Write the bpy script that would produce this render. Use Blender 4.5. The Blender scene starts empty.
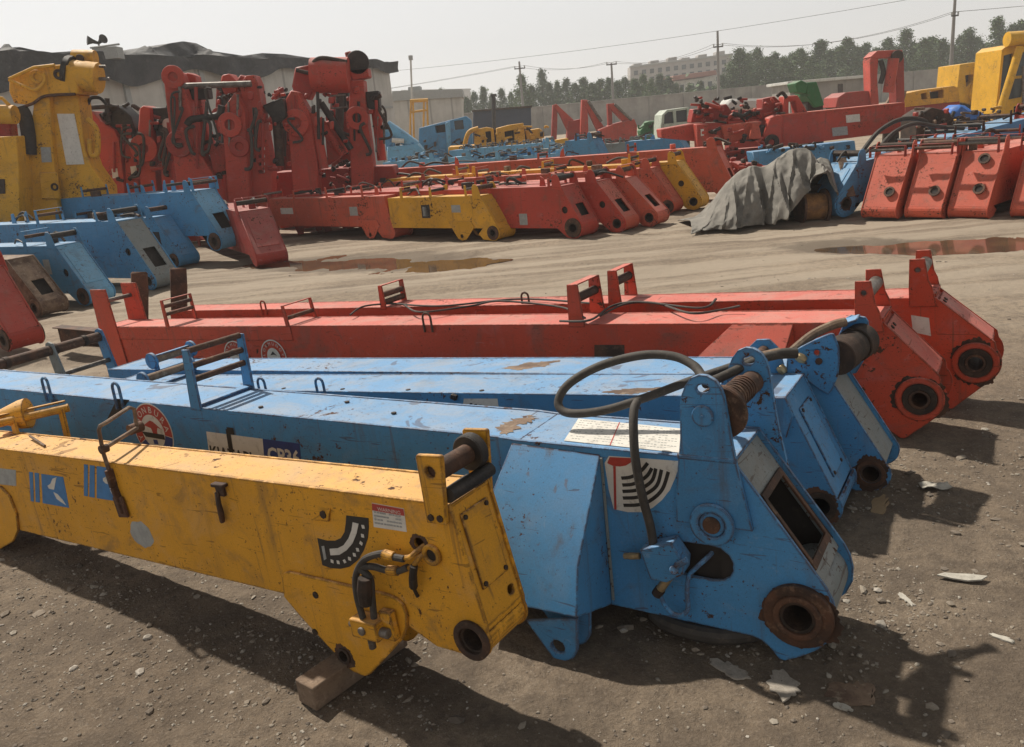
import bpy, bmesh, math, random
import numpy as np
from mathutils import Vector, Matrix, noise
from mathutils.geometry import tessellate_polygon
random.seed(11)
RNG = np.random.default_rng(5)
S = bpy.context.scene
COL = S.collection
PI = math.pi
R = math.radians
V = Vector

# ------------------------------------------------------------------ camera model (surveying helpers)
IW, IH, FPX = 1024, 747, 820.0
PITCH, ROLL, CH = R(17.0), R(5.5), 1.8
_f = V((0, math.cos(PITCH), -math.sin(PITCH)))
_u0 = V((0, math.sin(PITCH), math.cos(PITCH)))
_r0 = V((1, 0, 0))
CR = _r0 * math.cos(ROLL) - _u0 * math.sin(ROLL)
CU = _r0 * math.sin(ROLL) + _u0 * math.cos(ROLL)
CC = V((0, 0, CH))

def ray(px, py):
    return _f + CR * ((px - IW / 2) / FPX) - CU * ((py - IH / 2) / FPX)

def G(px, py, z=0.0):
    d = ray(px, py)
    return CC + d * ((z - CH) / d.z)

def T(px, py, D):
    d = ray(px, py)
    return CC + d * (D / d.y)

cam_d = bpy.data.cameras.new('camera')
cam = bpy.data.objects.new('camera', cam_d)
COL.objects.link(cam)
m3 = Matrix((CR, CU, -_f)).transposed()
cam.matrix_world = Matrix.Translation(CC) @ m3.to_4x4()
cam_d.sensor_fit = 'HORIZONTAL'
cam_d.sensor_width = 36.0
cam_d.lens = 36.0 * FPX / IW
cam_d.clip_end = 3000
cam_d.clip_start = 0.05
S.camera = cam

# ------------------------------------------------------------------ materials
class NT:
    def __init__(s, name):
        s.m = bpy.data.materials.new(name)
        s.m.use_nodes = True
        s.t = s.m.node_tree
        s.n = s.t.nodes
        s.b = s.n['Principled BSDF']
        s.out = s.n['Material Output']
    def node(s, typ, **kw):
        n = s.n.new(typ)
        for k, v in kw.items():
            setattr(n, k, v)
        return n
    def link(s, a, b):
        s.t.links.new(a, b)
    def put(s, sock, v):
        if hasattr(v, 'is_output'):
            s.link(v, sock)
        else:
            if isinstance(v, (tuple, list)) and len(v) == 3 and sock.type == 'RGBA':
                v = (*v, 1)
            if isinstance(v, (int, float)) and sock.type in ('RGBA', 'VECTOR'):
                v = (v, v, v, 1) if sock.type == 'RGBA' else (v, v, v)
            sock.default_value = v
    def coord(s, rnd=True):
        tc = s.node('ShaderNodeTexCoord').outputs['Object']
        if not rnd:
            return tc
        oi = s.node('ShaderNodeObjectInfo').outputs['Random']
        mu = s.math('MULTIPLY', oi, 43.0)
        a = s.node('ShaderNodeVectorMath', operation='ADD')
        s.link(tc, a.inputs[0]); s.link(mu, a.inputs[1])
        return a.outputs[0]
    def mapping(s, vec, scale):
        m = s.node('ShaderNodeMapping')
        s.link(vec, m.inputs['Vector'])
        m.inputs['Scale'].default_value = scale
        return m.outputs[0]
    def noise(s, vec, scale, detail=4, rough=.55, dist=0.0):
        n = s.node('ShaderNodeTexNoise')
        s.link(vec, n.inputs['Vector'])
        n.inputs['Scale'].default_value = scale
        n.inputs['Detail'].default_value = detail
        n.inputs['Roughness'].default_value = rough
        n.inputs['Distortion'].default_value = dist
        return n.outputs['Fac']
    def voro(s, vec, scale, feature='F1'):
        n = s.node('ShaderNodeTexVoronoi', feature=feature)
        s.link(vec, n.inputs['Vector'])
        n.inputs['Scale'].default_value = scale
        return n.outputs['Distance']
    def ramp(s, v, a, b, lo=0.0, hi=1.0):
        n = s.node('ShaderNodeMapRange')
        n.interpolation_type = 'SMOOTHSTEP'
        s.put(n.inputs['Value'], v)
        n.inputs['From Min'].default_value = a
        n.inputs['From Max'].default_value = b
        n.inputs['To Min'].default_value = lo
        n.inputs['To Max'].default_value = hi
        return n.outputs[0]
    def math(s, op, a, b=0.0, clamp=False):
        n = s.node('ShaderNodeMath', operation=op)
        n.use_clamp = clamp
        s.put(n.inputs[0], a); s.put(n.inputs[1], b)
        return n.outputs[0]
    def mix(s, f, a, b, blend='MIX'):
        n = s.node('ShaderNodeMix', data_type='RGBA', blend_type=blend)
        s.put(n.inputs[0], f); s.put(n.inputs[6], a); s.put(n.inputs[7], b)
        return n.outputs[2]
    def bump(s, h, strength=.3, dist=.01):
        n = s.node('ShaderNodeBump')
        n.inputs['Strength'].default_value = strength
        n.inputs['Distance'].default_value = dist
        s.link(h, n.inputs['Height'])
        s.link(n.outputs[0], s.b.inputs['Normal'])
        return n
    def done(s, col=None, rough=None, metal=None):
        if col is not None: s.put(s.b.inputs['Base Color'], col)
        if rough is not None: s.put(s.b.inputs['Roughness'], rough)
        if metal is not None: s.put(s.b.inputs['Metallic'], metal)
        return s.m

RUSTC = (0.115, 0.052, 0.028)
RUSTD = (0.045, 0.026, 0.018)
DUST = (0.36, 0.30, 0.235)

def paint(name, col, rust=.5, dust=.45, near=False, rough=.5, scale=1.0, streak=.45):
    """old machine paint: faded, chipped to rust, run-off streaks, settled dust"""
    k = NT(name)
    c = k.coord()
    big = k.noise(c, 1.1 * scale, 5, .6)
    fade = tuple(min(1, x * .72 + .10 * (sum(col) / 3) + .045) for x in col)
    darkc = tuple(x * .80 for x in col)
    a = k.mix(k.ramp(big, .35, .68), darkc, col)
    mid = k.noise(c, 6.5 * scale, 6, .65, .4)
    a = k.mix(k.ramp(mid, .50, .74, 0, .65), a, fade)
    # run-off streaks (long in z)
    st = k.noise(k.mapping(c, (11 * scale, 11 * scale, .75 * scale)), 1.0, 5, .65)
    a = k.mix(k.ramp(st, .56, .74, 0, streak), a, (0.105, 0.075, 0.05))
    st2 = k.noise(k.mapping(c, (38 * scale, 38 * scale, 1.6 * scale)), 1.0, 3, .6)
    a = k.mix(k.ramp(st2, .64, .74, 0, streak * .9), a, (0.13, 0.07, 0.04))
    # grime
    gr = k.noise(c, 3.2 * scale, 8, .72, .8)
    a = k.mix(k.ramp(gr, .52, .70, 0, .50), a, (0.12, 0.095, 0.07))
    sf = k.noise(k.mapping(c, (9 * scale, 9 * scale, 16 * scale)), 1.0, 7, .72, .6)
    a = k.mix(k.ramp(sf, .60, .70, 0, .35), a, tuple(min(1, x * .5 + .22) for x in col))
    # scratches
    scn = k.noise(k.mapping(c, (5 * scale, 5 * scale, 60 * scale)), 1.0, 2, .5, 1.2)
    # chips
    ch = k.noise(c, 26 * scale, 7, .7, .3)
    patch = k.noise(c, 2.3 * scale, 3, .5)
    thr = k.math('ADD', ch, k.math('MULTIPLY', k.math('SUBTRACT', patch, .5), .55))
    chips = k.ramp(thr, .70 - .06 * rust, .73 - .06 * rust)
    ch2 = k.noise(c, 75 * scale, 3, .6)
    chips2 = k.math('MULTIPLY', k.ramp(ch2, .645, .685), k.ramp(patch, .30, .55))
    rmask = k.math('MAXIMUM', chips, k.math('MULTIPLY', chips2, .9), True)
    rmask = k.math('MAXIMUM', rmask, k.math('MULTIPLY', k.ramp(scn, .67, .70), .5), True)
    if near:
        bv = k.node('ShaderNodeBevel'); bv.samples = 4
        bv.inputs['Radius'].default_value = .012
        ge = k.node('ShaderNodeNewGeometry')
        dt = k.node('ShaderNodeVectorMath', operation='DOT_PRODUCT')
        k.link(bv.outputs[0], dt.inputs[0]); k.link(ge.outputs['True Normal'], dt.inputs[1])
        edge = k.ramp(dt.outputs['Value'], .998, .95)
        en = k.noise(c, 22, 6, .7)
        edge = k.math('MULTIPLY', edge, k.ramp(en, .47 - .10 * rust, .60 - .10 * rust))
        rmask = k.math('MAXIMUM', rmask, k.math('MULTIPLY', edge, .9), True)
    rc = k.mix(k.noise(c, 50 * scale, 4, .6), RUSTD, RUSTC)
    # settled dust on upward faces
    g2 = k.node('ShaderNodeNewGeometry')
    sx = k.node('ShaderNodeSeparateXYZ'); k.link(g2.outputs['Normal'], sx.inputs[0])
    up = k.ramp(sx.outputs['Z'], .35, .95)
    dn = k.ramp(k.noise(c, 4.0 * scale, 8, .7, .5), .40, .66)
    a = k.mix(k.math('MULTIPLY', up, k.math('MULTIPLY', dn, dust)), a, DUST)
    a = k.mix(k.math('MULTIPLY', up, .30), a, tuple(min(1., x * .6 + .30) for x in col))  # upward faces painted paler too, brightness of lit tops put into the colour
    a = k.mix(rmask, a, rc)
    fine = k.noise(c, 210 * scale, 2, .6)
    a = k.mix(k.ramp(fine, .3, .75, 0, .16), a, (0.03, 0.026, 0.02))
    h = k.math('SUBTRACT', k.math('MULTIPLY', mid, .4), k.math('MULTIPLY', rmask, .35))
    h = k.math('ADD', h, k.math('MULTIPLY', fine, .12))
    k.bump(h, .28, .006)
    rg = k.mix(rmask, k.ramp(mid, .3, .7, rough, rough + .22), .9)
    k.b.inputs['Specular IOR Level'].default_value = .28
    return k.done(a, rg)

def rusty(name, c1=RUSTC, c2=RUSTD, c3=(.20, .12, .075), metal=.15, rough=.75, scale=1.0):
    k = NT(name); c = k.coord()
    a = k.mix(k.ramp(k.noise(c, 7 * scale, 6, .65), .35, .65), c2, c1)
    a = k.mix(k.ramp(k.noise(c, 23 * scale, 6, .7), .52, .7, 0, .8), a, c3)
    a = k.mix(k.ramp(k.noise(c, 110 * scale, 2), .5, .8, 0, .4), a, (.015, .012, .01))
    k.bump(k.noise(c, 70 * scale, 5, .7), .45, .006)
    return k.done(a, rough, metal)

def plain(name, col, rough=.7, var=.25, scale=8, bump=.15, metal=0.0, dirt=.25):
    k = NT(name); c = k.coord()
    d = tuple(x * (1 - var) for x in col)
    a = k.mix(k.ramp(k.noise(c, scale, 6, .65), .3, .7), d, col)
    a = k.mix(k.ramp(k.noise(c, scale * 2.7, 6, .7, .5), .52, .74, 0, dirt), a, (.13, .10, .075))
    if bump: k.bump(k.noise(c, scale * 6, 4, .6), bump, .006)
    return k.done(a, rough, metal)

BLUE = (0.075, 0.275, 0.545)
REDC = (0.60, 0.078, 0.036)
YEL = (0.76, 0.365, 0.026)
M = {}
M['blue_near'] = paint('faded blue paint', BLUE, .75, .5, True, streak=.6)
M['red_near'] = paint('faded red paint', REDC, .7, .4, True, streak=.6)
M['yellow_near'] = paint('worn yellow paint', YEL, .75, .30, True, streak=.5)
M['blue'] = paint('blue paint', (0.085, 0.29, 0.53), 1.1, .45)
M['blue_light'] = paint('light blue paint', (0.17, 0.44, 0.68), 1.1, .45)
M['blue_grey'] = paint('blue paint worn to primer', (0.22, 0.25, 0.25), 1.0, .6)
M['red'] = paint('red paint', (0.50, 0.066, 0.042), 1.1, .35)
M['red_orange'] = paint('sunned red paint', (0.60, 0.112, 0.062), 1.1, .35)
M['red_dark'] = paint('dull red paint', (0.36, 0.042, 0.03), 1.0, .3)
M['yellow'] = paint('yellow paint', (0.74, 0.38, 0.03), 1.1, .3)
M['yellow_cab'] = paint('bright yellow paint', (0.78, 0.42, 0.02), .5, .2, streak=.25)
M['green'] = paint('green paint', (0.04, 0.17, 0.06), .6, .4)
M['cream'] = paint('pale green cab paint', (0.50, 0.56, 0.47), .4, .3)
M['white'] = paint('dirty white paint', (0.62, 0.62, 0.58), .4, .3)
M['tan'] = rusty('rusty tan steel', (.22, .15, .10), (.10, .06, .04), (.30, .24, .17))
M['rust'] = rusty('brown rust')
M['rust_dark'] = rusty('dark rust', (.06, .034, .022), (.022, .016, .012), (.10, .065, .045))
M['steel'] = rusty('worn steel', (.20, .18, .16), (.09, .075, .062), (.30, .27, .23), .5, .5)
M['grease'] = rusty('grease blackened steel', (.03, .024, .02), (.012, .010, .009), (.06, .045, .035), .1, .6)
M['rubber'] = plain('weathered rubber hose', (.060, .052, .044), .75, .4, 14, .2, dirt=.5)
M['black'] = plain('black plastic', (.018, .018, .018), .6, .3)
M['shade_fill'] = plain('painted shade in openings', (.035, .028, .024), .9, .3)  # near-black colour that paints the shade inside openings
M['brass'] = plain('brass fitting', (.42, .32, .18), .45, .3, 20, .1, .6)
M['timber'] = rusty('old timber', (.20, .14, .095), (.12, .08, .055), (.30, .22, .16), 0, .9, .8)
M['sticker_white'] = plain('white sticker', (.66, .63, .57), .55, .15, 9, .03, dirt=.55)
M['sticker_black'] = plain('black sticker', (.020, .019, .018), .5, .2, 20, 0, dirt=.2)
M['sticker_red'] = plain('red sticker', (.42, .045, .035), .5, .2, 20, 0)
M['sticker_navy'] = plain('navy sticker', (.018, .045, .21), .5, .2, 20, 0, dirt=.15)
M['sticker_blue'] = plain('blue sticker', (.035, .19, .45), .5, .25, 20, 0, dirt=.3)
M['sticker_grey'] = plain('grey patch', (.36, .37, .36), .6, .25, 20, 0, dirt=.3)
M['glass'] = plain('dusty glass', (.055, .075, .085), .18, .3, 4, 0, dirt=.35)

# ------------------------------------------------------------------ mesh builder
class MB:
    def __init__(s):
        s.v = []; s.f = []; s.mi = []
    def add(s, vs, fs, m=0):
        b = len(s.v)
        s.v += [tuple(p) for p in vs]
        s.f += [tuple(b + i for i in f) for f in fs]
        s.mi += [m] * len(fs)
        return s
    def plate(s, outline, holes=(), o=(0, 0, 0), ex=(1, 0, 0), ey=(0, 0, 1), t=.01, m=0):
        """flat polygon with real holes in the plane (o; ex, ey), extruded t along ex x ey"""
        o, ex, ey = V(o), V(ex), V(ey)
        n = ex.cross(ey).normalized() * t
        loops = [list(outline)] + [list(h) for h in holes]
        flat = [V((p[0], p[1], 0)) for l in loops for p in l]
        tri = tessellate_polygon([[V((p[0], p[1], 0)) for p in l] for l in loops])
        N = len(flat)
        A = [o + ex * p.x + ey * p.y for p in flat]
        B = [p + n for p in A]
        fs = []
        for a, b, c in tri:
            ar = (flat[b] - flat[a]).cross(flat[c] - flat[a]).z
            if ar < 0: b, c = c, b
            if t > 0:
                fs.append((a, c, b)); fs.append((N + a, N + b, N + c))
            else:
                fs.append((a, b, c)); fs.append((N + a, N + c, N + b))
        k = 0
        for li, l in enumerate(loops):
            L = len(l)
            area = sum(l[i][0] * l[(i + 1) % L][1] - l[(i + 1) % L][0] * l[i][1] for i in range(L))
            ccw = area > 0
            if li: ccw = not ccw
            if t < 0: ccw = not ccw
            for i in range(L):
                a, b = k + i, k + (i + 1) % L
                fs.append((a, b, N + b, N + a) if ccw else (b, a, N + a, N + b))
            k += L
        return s.add(A + B, fs, m)
    def side(s, outline, y0, y1, holes=(), m=0):
        """profile in xz extruded from y0 to y1"""
        return s.plate(outline, holes, (0, y0, 0), (1, 0, 0), (0, 0, 1), -(y1 - y0), m)
    def box(s, c, size, rot=None, m=0):
        c = V(c); hx, hy, hz = size[0] / 2, size[1] / 2, size[2] / 2
        vs = [V((x, y, z)) for x in (-hx, hx) for y in (-hy, hy) for z in (-hz, hz)]
        if rot is not None: vs = [rot @ v for v in vs]
        return s.add([c + v for v in vs], [(0, 1, 3, 2), (4, 6, 7, 5), (0, 4, 5, 1), (2, 3, 7, 6), (0, 2, 6, 4), (1, 5, 7, 3)], m)
    def beam(s, a, b, w, h, up=(0, 0, 1), m=0):
        a, b = V(a), V(b); d = (b - a).normalized(); u = V(up)
        if abs(d.dot(u)) > .98: u = V((0, 1, 0))
        sd = d.cross(u).normalized() * (w / 2); u = sd.cross(d).normalized() * (h / 2)
        vs = [p + i * sd + j * u for p in (a, b) for i, j in ((-1, -1), (1, -1), (1, 1), (-1, 1))]
        return s.add(vs, [(0, 1, 2, 3), (7, 6, 5, 4), (0, 4, 5, 1), (1, 5, 6, 2), (2, 6, 7, 3), (3, 7, 4, 0)], m)
    def tube(s, pts, r, seg=10, m=0, caps=True):
        pts = [V(p) for p in pts]; n = len(pts)
        rs = r if isinstance(r, (list, tuple)) else [r] * n
        t = [(pts[min(i + 1, n - 1)] - pts[max(i - 1, 0)]).normalized() for i in range(n)]
        u = V((0, 0, 1)) if abs(t[0].z) < .9 else V((1, 0, 0))
        vs = []
        for i in range(n):
            u = (u - t[i] * u.dot(t[i])).normalized(); w = t[i].cross(u)
            for k in range(seg):
                a = 2 * PI * k / seg
                vs.append(pts[i] + (u * math.cos(a) + w * math.sin(a)) * rs[i])
        fs = []
        for i in range(n - 1):
            for k in range(seg):
                k2 = (k + 1) % seg
                fs.append((i * seg + k, i * seg + k2, (i + 1) * seg + k2, (i + 1) * seg + k))
        if caps:
            fs.append(tuple(range(seg))[::-1]); fs.append(tuple((n - 1) * seg + k for k in range(seg)))
        return s.add(vs, fs, m)
    def cyl(s, a, b, r, seg=20, m=0):
        return s.tube([a, b], r, seg, m)
    def ring(s, a, b, ro, ri, seg=28, m=0):
        a, b = V(a), V(b); d = (b - a).normalized()
        u = V((0, 0, 1)) if abs(d.z) < .9 else V((1, 0, 0))
        u = (u - d * u.dot(d)).normalized(); w = d.cross(u)
        vs = []
        for p, r in ((a, ro), (b, ro), (b, ri), (a, ri)):
            for k in range(seg):
                q = 2 * PI * k / seg
                vs.append(p + (u * math.cos(q) + w * math.sin(q)) * r)
        fs = []
        for j in range(4):
            j2 = (j + 1) % 4
            for k in range(seg):
                k2 = (k + 1) % seg
                fs.append((j * seg + k, j * seg + k2, j2 * seg + k2, j2 * seg + k))
        return s.add(vs, fs, m)
    def build(s, name, mats, parent=None, bevel=0.0, seg=1, smooth=True, loc=None):
        me = bpy.data.meshes.new(name)
        me.from_pydata(s.v, [], s.f)
        for mt in (mats if isinstance(mats, (list, tuple)) else [mats]):
            me.materials.append(M[mt] if isinstance(mt, str) else mt)
        if any(s.mi): me.polygons.foreach_set('material_index', s.mi)
        if smooth:
            me.polygons.foreach_set('use_smooth', [True] * len(me.polygons))
            me.set_sharp_from_angle(angle=R(35))
        me.update()
        o = bpy.data.objects.new(name, me)
        COL.objects.link(o)
        if parent is not None: o.parent = parent
        if loc is not None: o.location = loc
        if bevel:
            b = o.modifiers.new('bevel', 'BEVEL')
            b.width = bevel; b.segments = seg; b.limit_method = 'ANGLE'; b.angle_limit = R(40)
            b.harden_normals = False
        return o

def tag(o, label=None, cat=None, group=None, kind=None):
    if label: o['label'] = label
    if cat: o['category'] = cat
    if group: o['group'] = group
    if kind: o['kind'] = kind
    return o

def thing(name, label, cat, loc=(0, 0, 0), group=None, mat=None):
    o = bpy.data.objects.new(name, None)
    o.empty_display_size = .3
    COL.objects.link(o)
    if mat is not None: o.matrix_world = mat
    else: o.location = loc
    return tag(o, label, cat, group)

def smooth_path(pts, n=8):
    pts = [V(p) for p in pts]; P = [pts[0]] + pts + [pts[-1]]
    out = []
    for i in range(1, len(P) - 2):
        for j in range(n):
            t = j / n
            a, b, c, d = P[i - 1], P[i], P[i + 1], P[i + 2]
            out.append(.5 * ((2 * b) + (c - a) * t + (2 * a - 5 * b + 4 * c - d) * t * t + (3 * b - a - 3 * c + d) * t ** 3))
    out.append(pts[-1]); return out

def circ(cx, cz, r, n=20, a0=0, a1=360):
    full = abs(a1 - a0) >= 360
    k = n if full else n + 1
    return [(cx + r * math.cos(R(a0 + (a1 - a0) * i / n)), cz + r * math.sin(R(a0 + (a1 - a0) * i / n))) for i in range(k)]

def text_mesh(txt, size, mat, parent, o, ex, ey, name='lettering', thick=.001, bold=0.0, sx=1.0, align='LEFT'):
    cu = bpy.data.curves.new(name, 'FONT')
    cu.body = txt; cu.size = size; cu.offset = bold; cu.align_x = align
    cu.resolution_u = 2
    ob = bpy.data.objects.new(name, cu)
    me = bpy.data.meshes.new_from_object(ob)
    bpy.data.objects.remove(ob); bpy.data.curves.remove(cu)
    o, ex, ey = V(o), V(ex), V(ey)
    me.transform(Matrix.Scale(sx, 4, V((1, 0, 0))))
    mt = Matrix((ex, ey, ex.cross(ey))).transposed().to_4x4()
    mt.translation = o
    me.transform(mt)
    me.materials.append(M[mat])
    me.name = name
    ob = bpy.data.objects.new(name, me); COL.objects.link(ob); ob.parent = parent
    return ob
# ------------------------------------------------------------------ ground
def vnoise(x, y, seed):
    xi, yi = np.floor(x).astype(np.int64), np.floor(y).astype(np.int64)
    fx, fy = x - xi, y - yi
    fx = fx * fx * (3 - 2 * fx); fy = fy * fy * (3 - 2 * fy)
    def h(a, b):
        n = (a * 374761393 + b * 668265263 + seed * 974634777) & 0xffffffff
        n = ((n ^ (n >> 13)) * 1274126177) & 0xffffffff
        return ((n ^ (n >> 16)) & 0xffff) / 65535.0
    return (h(xi, yi) * (1 - fx) + h(xi + 1, yi) * fx) * (1 - fy) + (h(xi, yi + 1) * (1 - fx) + h(xi + 1, yi + 1) * fx) * fy

def fbm(x, y, s, seed, oct=4):
    v = 0; a = 1; t = 0
    for i in range(oct):
        v = v + a * (vnoise(x * s, y * s, seed + i * 7) - .5); t += a; a *= .52; s *= 2.07
    return v / t

PUD = []
for (x0, y0, x1, y1, px, py) in ((262, 262, 455, 258, 360, 261), (785, 246, 1000, 243, 895, 244)):
    a, b, c = G(x0, y0), G(x1, y1), G(px, py)
    PUD.append((c.x, c.y, (b - a).length / 2, (b - a).xy.normalized()))

def gheight(x, y):
    r = np.hypot(x, y)
    z = fbm(x, y, .55, 3) * .05 + fbm(x, y, 3.2, 17) * .030 * np.clip(14 / (r + 4), .3, 1)
    z = z + np.abs(fbm(x, y, 9.0, 31, 3)) * .022 * np.clip(8 / (r + 2), .1, 1)
    # wheel ruts across the yard road
    rut = np.sin((y - .08 * x) * 2.6 + fbm(x, y, .4, 5) * 4.0)
    z = z + rut * .020 * np.clip((y - 6) / 3, 0, 1) * np.clip((14 - y) / 3, 0, 1)
    for cx, cy, hl, d in PUD:
        u = (x - cx) * d.x + (y - cy) * d.y; w = -(x - cx) * d.y + (y - cy) * d.x
        q = (u / (hl * 1.15)) ** 2 + (w / (hl * .36)) ** 2
        z = z - .050 * np.exp(-q * 1.1) + np.exp(-q * .8) * fbm(x, y, 1.3, 63, 4) * .09
    # the ground falls away a little under the boom tails
    c_, s_ = math.cos(R(145)), math.sin(R(145))
    u = (x + 2.9) * c_ + (y - 6.6) * s_; w = -(x + 2.9) * s_ + (y - 6.6) * c_
    z = z - .34 * np.exp(-(u / 1.9) ** 2 - (w / 1.7) ** 2)
    return z - .012

ang = np.concatenate([np.linspace(-205, -42, 90, endpoint=False), np.linspace(-42, 42, 420, endpoint=False), np.linspace(42, 155, 70, endpoint=False)])
ang = np.radians(90 - ang)
rad = np.concatenate([[.3, .8], np.geomspace(1.2, 24, 330), np.geomspace(25, 420, 50)])
A_, R_ = np.meshgrid(ang, rad)
X_, Y_ = R_ * np.cos(A_), R_ * np.sin(A_)
Z_ = gheight(X_, Y_) * np.clip(90 / R_, 0, 1)
na, nr = len(ang), len(rad)
verts = np.stack([X_.ravel(), Y_.ravel(), Z_.ravel()], 1)
i, j = np.meshgrid(np.arange(nr - 1), np.arange(na), indexing='ij')
j2 = (j + 1) % na
faces = np.stack([i * na + j, (i + 1) * na + j, (i + 1) * na + j2, i * na + j2], -1).reshape(-1, 4)
me = bpy.data.meshes.new('ground')
verts = np.vstack([verts, [[0, 0, 0]]])
cen_i = len(verts) - 1
tris = [(cen_i, k, (k + 1) % na) for k in range(na)]
me.from_pydata(verts.tolist(), [], faces.tolist() + tris)
me.polygons.foreach_set('use_smooth', [True] * len(me.polygons))
g = bpy.data.objects.new('ground', me); COL.objects.link(g)
me.update()
bm = bmesh.new(); bm.from_mesh(me); bmesh.ops.recalc_face_normals(bm, faces=bm.faces)
if bm.faces[0].normal.z < 0: bmesh.ops.reverse_faces(bm, faces=bm.faces)
bm.to_mesh(me); bm.free()
tag(g, kind='structure')

k = NT('packed dirt yard'); c = k.coord(False)
n1 = k.noise(c, .35, 6, .6, .6); n2 = k.noise(c, 2.2, 8, .7, .5); n3 = k.noise(c, 14, 8, .75); n4 = k.noise(c, 70, 6, .7); n5 = k.noise(c, 240, 3, .7)
a = k.mix(k.ramp(n1, .38, .64), (.205, .16, .118), (.31, .255, .195))
a = k.mix(k.ramp(n2, .48, .68, 0, .65), a, (.12, .092, .072))
a = k.mix(k.ramp(n2, .30, .40, .5, 0), a, (.36, .31, .25))
a = k.mix(k.ramp(n3, .42, .64, 0, .68), a, (.085, .066, .052))
a = k.mix(k.ramp(n4, .50, .68, 0, .62), a, (.37, .32, .265))
a = k.mix(k.ramp(n5, .52, .68, 0, .55), a, (.05, .04, .032)); a = k.mix(k.ramp(n5, .44, .32, 0, .35), a, (.40, .35, .29)); vz = k.voro(c, 55); a = k.mix(k.ramp(vz, .0, .25, .35, 0), a, (.38, .34, .29))
sm_ = k.node('ShaderNodeMapping'); k.link(c, sm_.inputs[0]); sm_.inputs['Rotation'].default_value = (0, 0, .12); sm_.inputs['Scale'].default_value = (.22, 2.6, 1)
rd = k.noise(sm_.outputs[0], 1.0, 6, .62, .3)
sy = k.node('ShaderNodeSeparateXYZ'); k.link(c, sy.inputs[0])
road = k.ramp(sy.outputs['Y'], 4.0, 8.5)
a = k.mix(k.math('MULTIPLY', road, k.ramp(rd, .42, .60, .15, .8)), a, (.37, .325, .27))
a = k.mix(k.math('MULTIPLY', road, k.ramp(rd, .42, .30, 0, .5)), a, (.13, .105, .083))
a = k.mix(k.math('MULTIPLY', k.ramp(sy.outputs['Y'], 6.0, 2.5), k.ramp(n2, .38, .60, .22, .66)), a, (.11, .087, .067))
# damp silt round the puddles
for cx, cy, hl, d in PUD:
    mp = k.node('ShaderNodeMapping'); mp.vector_type = 'TEXTURE'; k.link(c, mp.inputs[0])
    mp.inputs['Location'].default_value = (cx, cy, 0); mp.inputs['Rotation'].default_value = (0, 0, math.atan2(d.y, d.x)); mp.inputs['Scale'].default_value = (hl * 1.35, hl * .5, 5)
    ln = k.node('ShaderNodeVectorMath', operation='LENGTH'); k.link(mp.outputs[0], ln.inputs[0])
    dd = k.math('ADD', ln.outputs['Value'], k.math('MULTIPLY', k.math('SUBTRACT', n2, .5), 1.1))
    a = k.mix(k.ramp(dd, 1.05, .7, 0, .75), a, (.11, .088, .068))
a = k.mix(1.0, a, (1.0, .945, .87), 'MULTIPLY')
h = k.math('ADD', k.math('MULTIPLY', n3, .6), k.math('MULTIPLY', n4, .35)); h = k.math('ADD', h, k.math('MULTIPLY', vz, -.12))
h = k.math('ADD', h, k.math('MULTIPLY', n5, .22)); k.bump(h, 1.0, .026)
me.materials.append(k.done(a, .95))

# puddles
k = NT('muddy water'); c = k.coord(False)
k.bump(k.noise(c, 9, 3), .04, .003)
mud = k.done(k.mix(k.ramp(k.noise(c, 1.6, 5, .6), .4, .65), (.12, .075, .045), (.07, .05, .035)), .06)
mud.node_tree.nodes['Principled BSDF'].inputs['IOR'].default_value = 1.33
for cx, cy, hl, d in PUD:
    b = MB(); n = 60; pts = []
    for q in range(n):
        t = 2 * PI * q / n; rr = 1 + .16 * math.sin(3 * t + cx) + .1 * math.sin(7 * t + 1)
        pts.append((math.cos(t) * hl * 1.5 * rr, math.sin(t) * hl * .55 * rr))
    b.plate(pts, (), (0, 0, 0), (d.x, d.y, 0), (-d.y, d.x, 0), .004)
    o = b.build('puddle_water', [mud], None, loc=(cx, cy, -.052 if cx > 0 else -.038)); tag(o, kind='structure')

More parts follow.
